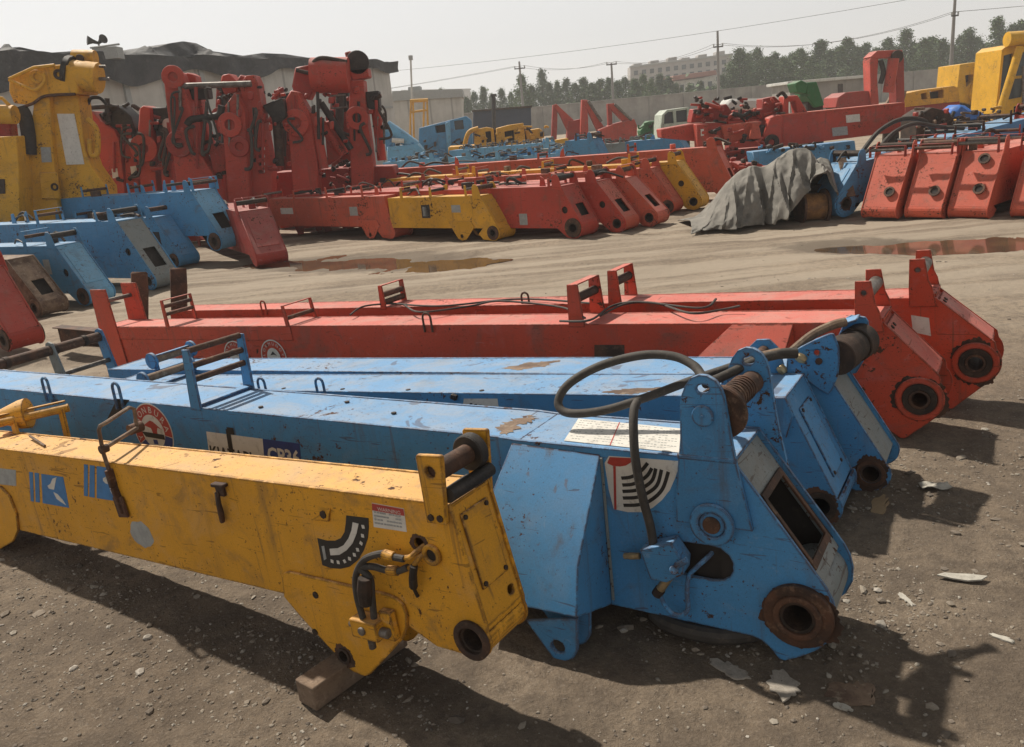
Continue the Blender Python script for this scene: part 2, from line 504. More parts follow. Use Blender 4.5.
# loose stones: nobody could count them
def gz(x, y): return float(gheight(np.array([x]), np.array([y]))[0])
ico_v = np.array([(0, 0, 1), (.894, 0, .447), (.276, .851, .447), (-.724, .526, .447), (-.724, -.526, .447), (.276, -.851, .447), (.724, .526, -.447), (-.276, .851, -.447), (-.894, 0, -.447), (-.276, -.851, -.447), (.724, -.526, -.447), (0, 0, -1)])
ico_f = np.array([(0, 1, 2), (0, 2, 3), (0, 3, 4), (0, 4, 5), (0, 5, 1), (1, 6, 2), (2, 7, 3), (3, 8, 4), (4, 9, 5), (5, 10, 1), (6, 7, 2), (7, 8, 3), (8, 9, 4), (9, 10, 5), (10, 6, 1), (11, 7, 6), (11, 8, 7), (11, 9, 8), (11, 10, 9), (11, 6, 10)])
def scatter(n, rmin, rmax, smin, smax, power, name, mat, flat=.6, a0=50, a1=130, clump=True):
    aa = np.radians(RNG.uniform(a0, a1, n * 3)); rr = rmin * (rmax / rmin) ** RNG.random(n * 3)
    x, y = rr * np.cos(aa), rr * np.sin(aa)
    if clump:
        keep = RNG.random(n * 3) < np.clip(.25 + 3.2 * fbm(x, y, 1.1, 77), .06, 1)
        x, y = x[keep][:n], y[keep][:n]
    else: x, y = x[:n], y[:n]
    n = len(x); z = gheight(x, y)
    s = smin * (smax / smin) ** (RNG.random(n) ** power)
    th = RNG.uniform(0, 6.28, n)
    J = ico_v[None] * RNG.uniform(.65, 1.25, (n, 12, 1)) * s[:, None, None]
    J = J * np.stack([RNG.uniform(.7, 1.5, n), RNG.uniform(.6, 1.1, n), RNG.uniform(.35, .9, n) * flat / .6], 1)[:, None, :]
    ca, sa = np.cos(th)[:, None], np.sin(th)[:, None]
    P = np.stack([J[..., 0] * ca - J[..., 1] * sa + x[:, None], J[..., 0] * sa + J[..., 1] * ca + y[:, None], J[..., 2] + (z + s * .12)[:, None]], -1)
    fs = (ico_f[None] + (np.arange(n) * 12)[:, None, None]).reshape(-1, 3)
    me = bpy.data.meshes.new(name); me.from_pydata(P.reshape(-1, 3).tolist(), [], fs.tolist())
    me.materials.append(mat); o = bpy.data.objects.new(name, me); COL.objects.link(o)
    tag(o, kind='stuff'); return o
k = NT('mixed gravel'); gm = k.node('ShaderNodeNewGeometry')
rp_ = gm.outputs['Random Per Island']
cr = k.node('ShaderNodeValToRGB'); k.link(rp_, cr.inputs[0]); el = cr.color_ramp.elements
el[0].color = (.10, .082, .066, 1); el[0].position = 0; el[1].color = (.42, .38, .33, 1); el[1].position = 1
for p_, c_ in ((.35, (.22, .18, .14, 1)), (.7, (.28, .24, .19, 1)), (.9, (.34, .31, .26, 1))): e_ = el.new(p_); e_.color = c_
a = k.mix(k.ramp(k.noise(k.coord(False), 60, 5, .7), .35, .7, 0, .45), cr.outputs[0], (.12, .095, .075))
k.bump(k.noise(k.coord(False), 90, 4), .3, .003)
gravel = k.done(a, .95)
scatter(24000, 1.5, 9, .0018, .009, 1.8, 'gravel', gravel)
scatter(2400, 1.6, 16, .005, .026, 3.2, 'gravel_stones', gravel, .42)

# a few pieces large enough to be picked up
def flake(px, py, size, label, mat, name='concrete_flake', n=26, th=.007, cat='debris', asp=.55, rot=None, group=None, up=.0):
    p = G(px, py); r0 = random.Random(px * 7 + py)
    pts = []
    for q in range(n):
        t = 2 * PI * q / n; rr = r0.uniform(.62, 1.1) * (1 + .2 * math.sin(2 * t + px))
        pts.append((math.cos(t) * size * rr, math.sin(t) * size * asp * rr))
    b = MB().plate(pts, (), (0, 0, 0), (1, 0, 0), (0, 1, 0), th)
    o = b.build(name, mat, None, .003, 1, loc=(p.x, p.y, gz(p.x, p.y) - .001 + up))
    o.rotation_euler = (r0.uniform(-.06, .06), r0.uniform(-.06, .06), r0.uniform(0, 3) if rot is None else rot)
    return tag(o, label, cat, group)
# ------------------------------------------------------------------ crane boom kit
class Frame:
    """a boom lying on the yard: x towards its head, y across (away from the road side), z up"""
    def __init__(s, P0, yaw, tilt, roll, W):
        yaw, tilt, roll = R(yaw), R(tilt), R(roll)
        u = V((math.cos(yaw) * math.cos(tilt), math.sin(yaw) * math.cos(tilt), math.sin(tilt)))
        w0 = V((-math.sin(yaw), math.cos(yaw), 0))
        if w0.y < 0: w0 = -w0
        v0 = w0.cross(u)
        if v0.z < 0: v0 = -v0
        w = w0 * math.cos(roll) + v0 * math.sin(roll); v = v0 * math.cos(roll) - w0 * math.sin(roll)
        s.X, s.Y, s.Z = -u, w, v
        s.O = V(P0) - v * P0[2]
        s.W = W
        m = Matrix((s.X, s.Y, s.Z)).transposed().to_4x4(); m.translation = s.O
        s.m = m
    def L(s, px, py, y=0.0):
        d = ray(px, py); o = s.O + s.Y * y
        t = (o - CC).dot(s.Y) / d.dot(s.Y); P = CC + d * t - s.O
        return V((P.dot(s.X), P.dot(s.Y), P.dot(s.Z)))
    def P(s, pts, y=0.0):
        return [(q.x, q.z) for q in (s.L(a, b, y) for a, b in pts)]
    def top(s, px, py, z):
        d = ray(px, py); o = s.O + s.Z * z
        t = (o - CC).dot(s.Z) / d.dot(s.Z); P = CC + d * t - s.O
        return V((P.dot(s.X), P.dot(s.Y), P.dot(s.Z)))

def strip(mb, a, b, y0, y1, t, inset=.003, holes=(), m=0):
    """plate that spans the boom between profile points a -> b; thickness goes inwards"""
    a, b = V((a[0], 0, a[1])), V((b[0], 0, b[1])); d = (b - a).normalized(); n = V((0, 1, 0)).cross(d)
    L = (b - a).length
    o = a + n * inset; o.y = y0
    mb.plate([(0, 0), (y1 - y0, 0), (y1 - y0, L), (0, L)], holes, o, (0, 1, 0), d, t, m)

def slope_pt(a, b, y, s, off=0.0):
    a, b = V((a[0], 0, a[1])), V((b[0], 0, b[1])); d = (b - a).normalized(); n = V((0, 1, 0)).cross(d)
    p = a + d * s - n * off; p.y = y
    return p

def shell(par, mat, top, rnd, bot, W, t=.012, near_holes=(), far_holes=None, end_holes=(), end_mat=None, bev=.003, seg=2, cap=True, end_inset=.012, cover=0, ins=.006):
    poly = list(top) + list(rnd) + list(bot)
    fh = near_holes if far_holes is None else far_holes
    MB().side(poly, 0, t, near_holes).build('side_plate', mat, par, bev, seg)
    MB().side(poly, W - t, W, fh).build('side_plate', mat, par, bev, seg)
    b = MB()
    for p, q in zip(top[:-1], top[1:]): strip(b, p, q, t + .0005, W - t - .0005, t)
    b.build('top_plate', mat, par, bev * .6, 1)
    b = MB()
    for p, q in zip(bot[:-1], bot[1:]): strip(b, p, q, t + .0005, W - t - .0005, t)
    if cap: strip(b, bot[-1], top[0], t + .0005, W - t - .0005, t, .02)
    b.build('bottom_plate', mat, par, bev * .6, 1)
    if cover:
        b = MB(); rr_ = [top[-1] if False else rnd[0]] + list(rnd[1:cover + 1])
        for p, q in zip(rr_[:-1], rr_[1:]): strip(b, p, q, t + .0005, W - t - .0005, .006, ins)
        b.build('round_cover', end_mat or mat, par)
    b = MB(); strip(b, top[-1], rnd[0], t + .0005, W - t - .0005, t, end_inset, end_holes)
    return b.build('end_plate', end_mat or mat, par, bev * .6, 1)

def bushing(par, x, z, ro, ri, W, proud=.022, mat='rust', name='pin_bushing'):
    MB().ring((x, -proud, z), (x, W + proud, z), ro, ri, 32).build(name, mat, par, .003, 1)

def boss(par, x, z, ro, ri, W, th=.012, mat='blue_near'):
    MB().ring((x, -th, z), (x, -.0008, z), ro, ri, 36).build('boss_plate', mat, par, .003, 2)
    MB().ring((x, W + .0008, z), (x, W + th, z), ro, ri, 36).build('boss_plate', mat, par, .003, 2)

def bolt_heads(par, pts, r=.008, h=.006, mat='rust_dark', axis=(0, -1, 0), name='bolts'):
    ax = V(axis).normalized(); me = None
    for p in pts:
        p = V(p)
        if me is None:
            o = MB().cyl(-ax * .001, ax * h, r, 8).build('bolt', mat, par, loc=p); me = o.data
        else:
            o = bpy.data.objects.new('bolt', me); COL.objects.link(o); o.parent = par; o.location = p
    return o

def bracket(par, x, z, W, h=.16, w=.05, mat='red', roller='rust', rr=.02, lean=0.0, rods=(.55,), top_slat=True, over=.0, y0=0.0):
    """roller bracket standing on a boom's top: two posts, roller, tie slat"""
    b = MB()
    for y in (y0 - over, y0 + W + over - .012):
        b.side([(x - w * .6, z - .02), (x + w * .6, z - .02), (x + w * .4 + lean, z + h), (x - w * .4 + lean, z + h)], y, y + .012)
    if top_slat:
        b.box((x + lean, y0 + W / 2, z + h - .004), (w * .7, W + 2 * over - .022, .008))
    else:
        b.box((x, y0 + W / 2, z + .004), (w * .9, W + 2 * over - .022, .009))
    br = b.build('roller_bracket', mat, par, .002, 1)
    for f in rods:
        MB().cyl((x + lean * f, y0 - over + .0125, z + h * f), (x + lean * f, y0 + W + over - .0125, z + h * f), rr, 14).build('roller', roller, br)
    return br

def uloop(par, x, z, y, r=.035, h=.09, mat='blue_near', rad=.008, lean=0.0):
    pts = [(x - r, y, z - .05), (x - r, y, z + h - r)] + [(x + r * math.cos(R(a)), y + lean, z + h - r + r * math.sin(R(a))) for a in range(150, 0, -30)] + [(x + r, y, z + h - r), (x + r, y, z - .05)]
    MB().tube(pts, rad, 8).build('lifting_eye', mat, par)

def rust_patch(par, x, z, r, y, th=.0011, seed=1, mat='rust'):
    r0 = random.Random(seed); n = 110; ph = [r0.uniform(0, 6.28) for _ in range(4)]
    pts = [(x + math.cos(t) * r * (1 + .09 * math.sin(2 * t + ph[0]) + .05 * math.sin(5 * t + ph[1]) + .035 * math.sin(13 * t + ph[2]) + .03 * math.sin(29 * t + ph[3]) + r0.uniform(-.035, .035)), z + math.sin(t) * r * (1 + .09 * math.sin(2 * t + ph[0]) + .05 * math.sin(5 * t + ph[1]) + .035 * math.sin(13 * t + ph[2]) + .03 * math.sin(29 * t + ph[3]) + r0.uniform(-.035, .035))) for t in [2 * PI * i / n for i in range(n)]]
    return MB().side(pts, y - th, y, [circ(x, z, r * .62, 20)]).build('rust_patch', mat, par)

# ---------------------------------------------------------------- yellow boom in front
F = Frame((-0.21, 2.115, 0.782), 145, -4.97, -1.0, .205)
yb = thing('crane_boom', 'worn yellow crane boom nearest the camera, with two blue bird stickers', 'crane boom', mat=F.m)
W = F.W
Yn = 'yellow_near'
top = [(-3.95, .784), (-.006, .784)]
pa, pb = (-.006, .784), (.053, .400)
rnd = [pb] + circ(-.007, .354, .064, 8, 25, -100)
bot = [(-.16, .296), (-.274, .347), (-.856, .354), (-3.95, .352)]
shell(yb, Yn, top, rnd, bot, W, near_holes=[circ(-.007, .354, .046, 20), circ(-.148, .643, .022, 14)], far_holes=[circ(-.007, .354, .046, 20)],
      end_holes=[circ(.145, .345, .016, 12)], end_inset=.006, cover=6)
dr = MB(); strip(dr, slope_pt(pa, pb, 0, .045).xz, slope_pt(pa, pb, 0, .285).xz, .035, .165, -.007, .0055)
dr = dr.build('access_cover', Yn, yb, .003, 1)
d0 = (V((pb[0], 0, pb[1])) - V((pa[0], 0, pa[1]))).normalized(); en = -V((0, 1, 0)).cross(d0)
bolt_heads(dr, [slope_pt(pa, pb, y, s, .0015) for y in (.048, .152) for s in (.06, .27)], .008, .006, 'rust_dark', en)
MB().ring((-.007, -.016, .354), (-.007, .0, .354), .064, .043).build('boss_plate', 'rust', yb, .003)
MB().ring((-.007, -.004, .354), (-.007, W + .016, .354), .0455, .036).build('pin_bushing', 'rust_dark', yb, .002)
MB().ring((-.101, -.014, .617), (-.101, .0, .617), .034, .019).build('boss_plate', Yn, yb, .004, 2)
MB().cyl((-.101, .004, .617), (-.101, -.006, .617), .0188).build('pin', 'rust_dark', yb)
# foot plates
foot = [(-.839, .35), (-.825, .43), (-.81, .447), (-.785, .457), (-.322, .452), (-.285, .444), (-.258, .425), (-.25, .395), (-.262, .345), (-.29, .30),
        (-.477, .128), (-.5, .115), (-.53, .113), (-.568, .118), (-.613, .152), (-.774, .285)]
for y0 in (-.0125, W + .0005):
    fp = MB().side(foot, y0, y0 + .012, [circ(-.585, .175, .030, 14)]).build('foot_plate', Yn, yb, .003, 2)
rust_patch(yb, -.585, .172, .044, -.0126, seed=12); rust_patch(yb, -.148, .643, .034, -.0001, seed=13)
MB().ring((-.585, -.02, .175), (-.585, W + .02, .175), .0296, .020, 18).build('pin_bushing', 'rust_dark', yb)
bolt_heads(yb, [(-.662, -.0125, .39), (-.711, -.0125, .238)], .013, .004, 'rust_dark')
# far-end foot (left edge of the photograph)
MB().side(F.P([(-14, 484), (0, 487), (9, 497), (16, 515), (17.5, 531), (12, 542), (0, 549), (-14, 548)], -.0125), -.0125, -.0005).build('foot_plate', Yn, yb, .003)
# head lugs, pin and sheave stack
lug = [(-.083, .929), (-.078, .936), (.008, .938), (.013, .932), (-.013, .727), (-.087, .725)]
for y0 in (-.0155, W + .0005):
    MB().side(lug, y0, y0 + .015, [circ(-.038, .885, .018, 12)]).build('lug', Yn, yb, .003, 2)
bolt_heads(yb, [(-.066, -.0155, .745), (-.032, -.0155, .745)], .011, .005, 'rust_dark')
MB().cyl((-.032, -.001, .880), (-.032, W - .001, .880), .030, 20).build('cross_pin', 'rust', yb, .003)
MB().cyl((-.032, W - .055, .880), (-.032, W - .018, .880), .056, 24).ring((-.032, W - .017, .880), (-.032, W - .008, .880), .046, .031).build('collar', 'grease', yb, .004)
MB().cyl((.0, .0, .812), (.0, W, .812), .022, 16).build('tie_rod', 'grease', yb)
MB().beam((-.05, .012, .786), (-.05, W - .012, .79), .07, .012).build('grease_pad', 'grease', yb, .003)
# plate with valve and hoses
vb = MB()
q = [F.L(347.6, 618, -.075), F.L(373, 622, -.075), F.L(378.7, 643, -.075), F.L(353.5, 637, -.075)]
q2 = [F.L(362, 604, -.03) + V((0, 0, -.02)), F.L(389, 612, -.03), F.L(391, 632, -.03), F.L(365, 632, -.03)]
vb.box(((q[0] + q[2]) / 2 + V((.004, .028, 0))), ((q[1] - q[0]).length, .062, (q[0] - q[3]).length * .95))
vbo = vb.build('valve_block', Yn, yb, .004, 2)
c0 = (q[0] + q[2]) / 2
for p_, q_, r_ in ((V((-.075, .02, .0)), V((-.045, .02, 0)), .012), (V((.0, -.012, .0)), V((0, .0, 0)), .014), (V((.06, .02, -.005)), V((.092, .02, -.005)), .016), (V((.005, .02, -.075)), V((.005, .02, -.04)), .012)):
    MB().cyl(c0 + p_, c0 + q_, r_).build('fitting', 'steel', vbo, .002)
MB().box(c0 + V((.075, .045, .01)), (.05, .028, .10)).build('mounting_angle', Yn, vbo, .003)
for pts, r in (([(363, 618), (357, 596), (356, 576), (364, 560), (382, 553.5), (394, 557), (404, 559)], .011),
               ([(374, 618), (372, 596), (370, 578), (360, 568), (372, 566.5), (386, 570), (398, 571), (408, 567)], .011)):
    P = [F.L(a, b, -.060 + .004 * i) for i, (a, b) in enumerate(pts)]
    hz = MB().tube(smooth_path(P), r, 10).build('hydraulic_hose', 'rubber', yb)
    MB().cyl(P[-2], P[-2] + (P[-3] - P[-2]).normalized() * .04, .0155, 12).build('ferrule', Yn, hz, .002)
P = [F.L(400, 558, -.03), F.L(410, 557, -.028), F.L(416, 552, -.02), F.L(424, 546, .002), F.L(428, 544, .02)]
MB().tube(smooth_path(P), .0085, 10).build('steel_pipe', Yn, yb)
P = [F.L(404, 570, -.03), F.L(413, 566, -.03), F.L(419, 558, -.02), F.L(426, 552, .004)]
MB().tube(smooth_path(P), .0085, 10).build('steel_pipe', Yn, yb)
P = [F.L(414, 566, -.036), F.L(413, 577, -.034), F.L(414, 588, -.02), F.L(418, 597, -.006)]
MB().tube(smooth_path(P), [.012] * 8 + [.013] * 8 + [.006] * 8 + [.001], 8).build('torn_tape', 'grease', yb)
P = [F.L(366, 604, -.07), F.L(365, 590, -.07), F.L(365, 578, -.066)]
MB().tube(P, [.021, .026, .022], 10).build('hose_sleeve', 'rust_dark', yb)
# quarter-round scale sticker
st = MB().side(F.P([(346.5, 515.3), (368.6, 518), (369, 527), (368, 538), (364, 550), (358, 560), (350, 566.5), (341, 568.7), (331, 568), (322.6, 565), (317.5, 538), (327, 540.5), (335, 540.6), (341, 538), (344.7, 532), (346, 523)]), -.0014, 0).build('scale_sticker', 'sticker_black', yb)
MB().side(F.P([(353.2, 522), (359, 523.5), (357, 533), (353, 543), (347, 550), (340, 554.5), (331, 555), (330, 548.5), (338, 548), (344, 545), (349, 538), (352, 530)]), -.0026, -.0015).build('scale_band', 'sticker_white', st)
tk = MB()
for a, b in ((363.5, 526.5), (363, 535.5), (361.5, 543), (358, 549.5), (354.8, 554.5), (350, 558.5), (345, 561), (338.6, 562), (332.5, 561)):
    p = F.L(a, b); tk.box(p + V((0, -.002, 0)), (.012, .001, .012), Matrix.Rotation(random.uniform(-.7, .7), 3, 'Y'))
tk.build('scale_figures', 'sticker_white', st)
MB().side(F.P([(322, 546), (324.5, 545.5), (327, 558.5), (324.5, 560)]), -.0026, -.0015).build('scale_lettering', 'sticker_grey', st)
# mounting tab over the scale
MB().side(F.P([(312, 519.5), (331, 508), (330, 521)]), -.006, -.0002).build('mounting_tab', Yn, yb, .001)
bolt_heads(yb, [F.L(323.3, 514.5, -.006)], .014, .004, 'rust_dark')
# warning label
wl = MB().side(F.P([(372, 502.7), (404, 508.5), (407, 531.8), (374, 526.8)]), -.0014, 0).build('warning_label', 'sticker_white', yb)
MB().side(F.P([(372.4, 503.2), (403.8, 508.9), (404.8, 515.6), (372.8, 510)]), -.0026, -.0015).build('label_band', 'sticker_red', wl)
o = F.L(377.5, 510.5, -.003); ex = (F.L(404, 515.3, -.003) - o).normalized(); ez = V((0, -1, 0)).cross(ex) * -1
ez = ex.cross(V((0, -1, 0))); ez = -ez if ez.z < 0 else ez
text_mesh('WARNING', .017, 'sticker_white', wl, o, ex, ez, 'label_lettering', sx=1.15)
tl = MB()
for r_ in range(4):
    for c_ in range(9):
        if random.random() < .85:
            fx, fy = .08 + c_ * .095, .36 + r_ * .15
            a = V((372, 502.7, 0)).lerp(V((404, 508.5, 0)), fx); b = V((374, 526.8, 0)).lerp(V((407, 531.8, 0)), fx); p = a.lerp(b, fy)
            tl.box(F.L(p.x, p.y) + V((0, -.002, 0)), (.008 + random.random() * .005, .001, .005))
tl.build('label_print', 'sticker_grey', wl)
# blue stickers
def blue_sticker(pts, bars, body, bird):
    sb = MB().side(F.P(body), -.0014, 0)
    for b in bars: sb.side(F.P(b), -.0014, 0)
    so = sb.build('blue_sticker', 'sticker_blue', yb)
    bb = MB()
    for b in bird: bb.side(F.P(b), -.0026, -.0015)
    bb.build('white_emblem', 'sticker_white', so)
blue_sticker(None, [[(29.3, 471.8), (33, 472.3), (34, 501.5), (31, 501)], [(34.8, 472.6), (39, 473.2), (40, 502.4), (36, 501.8)]],
             [(41.5, 473.8), (63.3, 477), (69.2, 507.7), (43, 503)],
             [[(53, 478.5), (57, 477), (55.5, 484), (54.5, 489.5), (49.5, 488.5), (48, 485.5), (51, 483.5)], [(54, 492), (58, 494), (63, 499.5), (66.5, 505), (61, 501.5), (57, 498.5)]])
blue_sticker(None, [[(84.2, 464.2), (88, 464.7), (88, 496.3), (84.2, 495.7)], [(90, 465), (94.8, 465.7), (94.8, 497.6), (89.5, 496.7)]],
             [(97, 466), (106, 467.3), (109, 480), (115, 500.8), (97, 498)],
             [[(103.5, 478), (107, 476), (108, 480.5), (110, 484.5), (106, 483), (103.6, 480.5)], [(110, 487), (111.5, 487), (113.3, 495), (111.2, 491.5)]])
MB().side(F.P([(-6, 467.5), (16, 470), (16.4, 486), (-6, 483.5)]), -.0012, 0).build('grey_patch', 'sticker_grey', yb)
c = F.L(141.3, 534); MB().side([(c.x + .085 * math.cos(a) * random.uniform(.85, 1.05), c.z + .062 * math.sin(a) * random.uniform(.85, 1.05)) for a in [i * PI / 10 for i in range(20)]], -.0008, 0).build('grey_patch', 'sticker_grey', yb)
# wire hoop, hook, rear roller
P = [F.L(124, 513, -.012), F.L(114, 487, -.012), F.L(108.7, 469.6, -.014), F.L(103, 452, -.012)]
sp = MB(); sp.beam(P[0], P[1], .016, .030, (0, 1, 0)).beam(P[1], P[2], .02, .032, (0, 1, 0))
sp.box(F.L(121, 507, -.011), (.07, .012, .09), Matrix.Rotation(-.1, 3, 'Y'))
sp = sp.build('hoop_strap', 'rust', yb, .003)
A, B = F.L(103, 452, -.010), F.top(138, 437, .80)
Bt = V((B.x, B.y, A.z))
hoop = [F.L(109, 470, -.012), A, A + V((0.004, 0, .02)), A + V((.016, .0, .095)), A + V((.02, .008, .110)), A + V((.024, .03, .115)), V((B.x + .03, B.y - .02, A.z + .112)), V((B.x + .03, B.y, A.z + .10)), V((B.x + .015, B.y, A.z + .02)), V((B.x + .01, B.y, A.z))]
MB().tube(hoop, .0085, 8).build('wire_hoop', 'tan', yb)
MB().tube([A + V((.004, 0, .012)), V((B.x + .012, B.y + .003, A.z + .012))], .010, 8).build('wire_hoop', 'tan', yb)
MB().cyl(A + V((.004, -.01, .012)), A + V((.004, .02, .012)), .018, 12).cyl(V((B.x, B.y - .03, A.z + .01)), V((B.x, B.y + .03, A.z + .01)), .024, 12).build('hoop_knuckle', 'rust', yb)
hk = MB(); hk.box(F.L(219, 485, -.014), (.07, .026, .014)); hk.box(F.L(220.5, 490, -.008), (.045, .014, .045)); hk.tube([F.L(217, 492, -.018), F.L(218.5, 503, -.024), F.L(221, 513, -.018), F.L(222.5, 522, -.012)], [.010, .010, .012, .010], 8)
hk.build('hook', 'rust', yb, .003)
a, b = F.top(-14, 426, .85), F.top(69, 407.5, .85)
MB().cyl(a, b, .022, 14).build('rear_roller', Yn, yb)
for t in (.32, .9):
    p = a.lerp(b, t); MB().beam(p + V((0, 0, .0)), p + V((.02, -.02, -.20)), .05, .014, (0, 1, 0)).build('roller_post', Yn, yb, .002)
p = a.lerp(b, .30); MB().tube([p + V((-.10, -.02, .02)), p + V((-.03, .06, .01)), p + V((.0, .09, .01))], [.03, .075, .08], 16).build('roller_cone', Yn, yb, .002)
MB().beam(a + V((-.02, 0, .035)), b + V((-.02, 0, .035)), .03, .008).build('roller_guard', Yn, yb, .002)
MB().tube([F.top(30, 436, .80), F.top(45, 446, .79)], .006, 6).build('pull_wire', 'tan', yb)

# timber block under it
p1, p2 = G(322, 709), G(362, 680)
d = (p2 - p1); d.z = 0; d.normalize(); nrm = V((-d.y, d.x, 0))
tm = MB(); tm.box((0, 0, .046), (.42, .095, .09))
tb = tm.build('timber_block', 'timber', None, .005, 2, loc=(*(p1 + d * .19 + nrm * .05).xy, 0)); tb.rotation_euler.z = math.atan2(d.y, d.x)
tag(tb, 'squared brown timber block on the dirt under the foot of the yellow boom', 'timber block')

# ---------------------------------------------------------------- big blue boom
F = Frame((0.708, 2.413, 0.703), 148, -2.0, -1.5, .335)
W = F.W; Bn = 'blue_near'
bb = thing('crane_boom', 'large blue crane boom with a black hose loop and round red badge', 'crane boom', mat=F.m)
top = [(-5.1, .712), (-.93, .700), (-.84, .694), (-.03, .694)]
pa, pb = (-.03, .694), (.252, .288)
rnd = [pb, (.272, .247), (.281, .2), (.279, .145), (.258, .098), (.222, .058), (.165, .018), (.117, -.008), (.098, -.006), (.066, .034), (.04, .052), (.01, .061)]
bot = [(-.52, .073), (-.9, .10), (-1.1, .16), (-5.1, .16)]
slot = [(-.285, .375), (-.12, .378), (-.085, .372), (-.058, .352), (-.045, .325), (-.046, .295), (-.06, .268), (-.085, .252), (-.12, .247), (-.196, .249), (-.27, .26), (-.3, .3), (-.3, .35)]
L_ = (V((*pb, 0)) - V((*pa, 0))).length
win = [(.045, L_ * .34), (.275, L_ * .34), (.275, L_ * .86), (.045, L_ * .86)]
shell(bb, Bn, top, rnd, bot, W, .014, near_holes=[circ(.166, .179, .062, 26), slot], far_holes=[circ(.166, .179, .062, 26)], end_holes=[win], end_mat='blue_grey', end_inset=.02)
wf = MB(); strip(wf, slope_pt(pa, pb, 0, 0).xz, pb, .0145, W - .0145, -.012, .0195,
      [[(.035, L_ * .36), (.225, L_ * .36), (.225, L_ * .84), (.035, L_ * .84)]])
wf = MB().plate([(.03, L_ * .30), (.28, L_ * .30), (.28, L_ * .90), (.03, L_ * .90)], [[(.05, L_ * .355), (.26, L_ * .355), (.26, L_ * .845), (.05, L_ * .845)]],
      slope_pt(pa, pb, .0145, 0, -.0195), (0, 1, 0), (V((pb[0], 0, pb[1])) - V((pa[0], 0, pa[1]))).normalized(), -.010).build('window_frame', 'rust', bb, .002)
MB().box((-.34, W * .5, .40), (.5, W - .06, .34)).build('inner_piece', 'shade_fill', bb)  # dark box filling the hollow head, its shade put into the colour
for y0 in (.0146, W - .0196): MB().side([(-.09, .66), (-.03, .655), (.215, .31), (.22, .22), (-.09, .20)], y0, y0 + .005, [circ(.166, .179, .001, 4)] if 0 else [slot2 for slot2 in ()]).build('shade_liner', 'shade_fill', bb)  # dark liners that paint the shade seen through the window
e = MB(); e.ring((.166, .016, .179), (.166, W - .016, .179), .10, .07, 24); e.build('round_end', 'blue_grey', bb)
for y0, y1 in ((-.024, -.0008), (W + .0008, W + .024)):
    MB().ring((.166, y0, .179), (.166, y1, .179), .112, .058, 40).build('boss_plate', 'rust', bb, .004, 2)
    MB().ring((.166, y0 - .012, .179), (.166, y1, .179), .078, .0575, 36).build('boss_ring', 'rust', bb, .004, 2)
MB().ring((.166, -.026, .179), (.166, W + .026, .179), .0565, .046, 32).build('pin_bushing', 'rust_dark', bb)
rust_patch(bb, .170, .168, .118, -.0001, seed=3)
# lugs
lugo = [(-.206, .70), (-.198, .73), (-.190, .88), (-.183, .915), (-.17, .945), (-.15, .972), (-.122, .984), (-.095, .982), (-.068, .966), (-.052, .94), (-.043, .91), (-.023, .745), (-.013, .684), (.03, .462), (-.06, .462), (-.12, .46), (-.227, .46), (-.222, .56)]
hole = [(-.112 + .022 * math.cos(a) + .004 * math.sin(a), .937 + .016 * math.sin(a)) for a in [i * PI / 8 for i in range(16)]]
MB().side(lugo, -.0205, -.0008, [hole]).build('lug', Bn, bb, .004, 2)
MB().side([(x + .05, z) for x, z in lugo], W + .0008, W + .0205, [[(x + .05, z) for x, z in hole]]).build('lug', Bn, bb, .004, 2)
MB().beam((-.212, -.016, .70), (-.012, -.016, .70), .014, .02).build('lug_fold', Bn, bb, .006, 2)
MB().cyl((-.114, -.032, .849), (-.114, -.02, .849), .036, 24).cyl((-.114, -.036, .849), (-.114, -.03, .849), .006, 10).build('pin_cap', Bn, bb, .004, 2)
MB().ring((-.101, -.036, .471), (-.101, -.02, .471), .076, .045, 32).cyl((-.101, -.030, .471), (-.101, -.0, .471), .0445, 28).build('boss_plate', Bn, bb, .005, 2)
MB().cyl((-.101, -.040, .471), (-.101, -.028, .471), .03, 20).build('pin', 'rust', bb, .003)
MB().cyl((-.07, -.0, .862), (-.05, W + .001, .862), .040, 24).build('cross_pin', 'rust', bb, .004)
cb = MB()
for i in range(9): cb.ring((-.07 + .0012 * i, .075 + i * .021, .862), (-.07 + .0012 * i, .075 + i * .021 + .011, .862), .047, .041, 24)
cb.build('wound_wire', 'rust', bb)
MB().cyl((-.068, .012, .850), (-.066, .030, .850), .088, 32).cyl((-.066, .036, .856), (-.064, .052, .856), .078, 32).build('sheave', 'rust', bb, .004)
# side bulge
p = .235
A0, B0 = V((-.865, -.001, .684)), V((-.501, -.001, .672))
C0, D0 = F.L(578, 567, -p), F.L(576.5, 618, -p - .055)
E0 = V((-.505, -.001, .075)); A1 = A0 + V((-.03, 0, -.02))
C1, D1 = C0 + V((-.44, 0, .01)), D0 + V((-.44, 0, .0)); E1 = V((-1.02, -.001, .09))
wg = MB().add([A0, B0, C0, D0, E0, C1, D1, E1], [(0, 5, 2, 1), (5, 6, 3, 2), (1, 2, 3, 4), (0, 7, 6, 5), (4, 3, 6, 7), (0, 1, 4, 7)])
wg.build('side_bulge', Bn, bb, .004, 2)
MB().tube([V((-.497, -.006, .66)), V((-.497, -.006, .10))], .006, 6).build('weld_seam', 'blue_grey', bb)
ly = -.285
lo = F.P([(526, 622), (577, 620), (577.5, 652), (573, 660), (563, 663), (553, 659), (546, 650)], ly)
lc = F.L(558, 648, ly)
for dy in (0, .10):
    MB().side([(x, z + .004) for x, z in lo], ly + dy, ly + dy + .018, [circ(lc.x, lc.z + .004, .026, 16)]).build('lower_lug', Bn, bb, .004, 2)
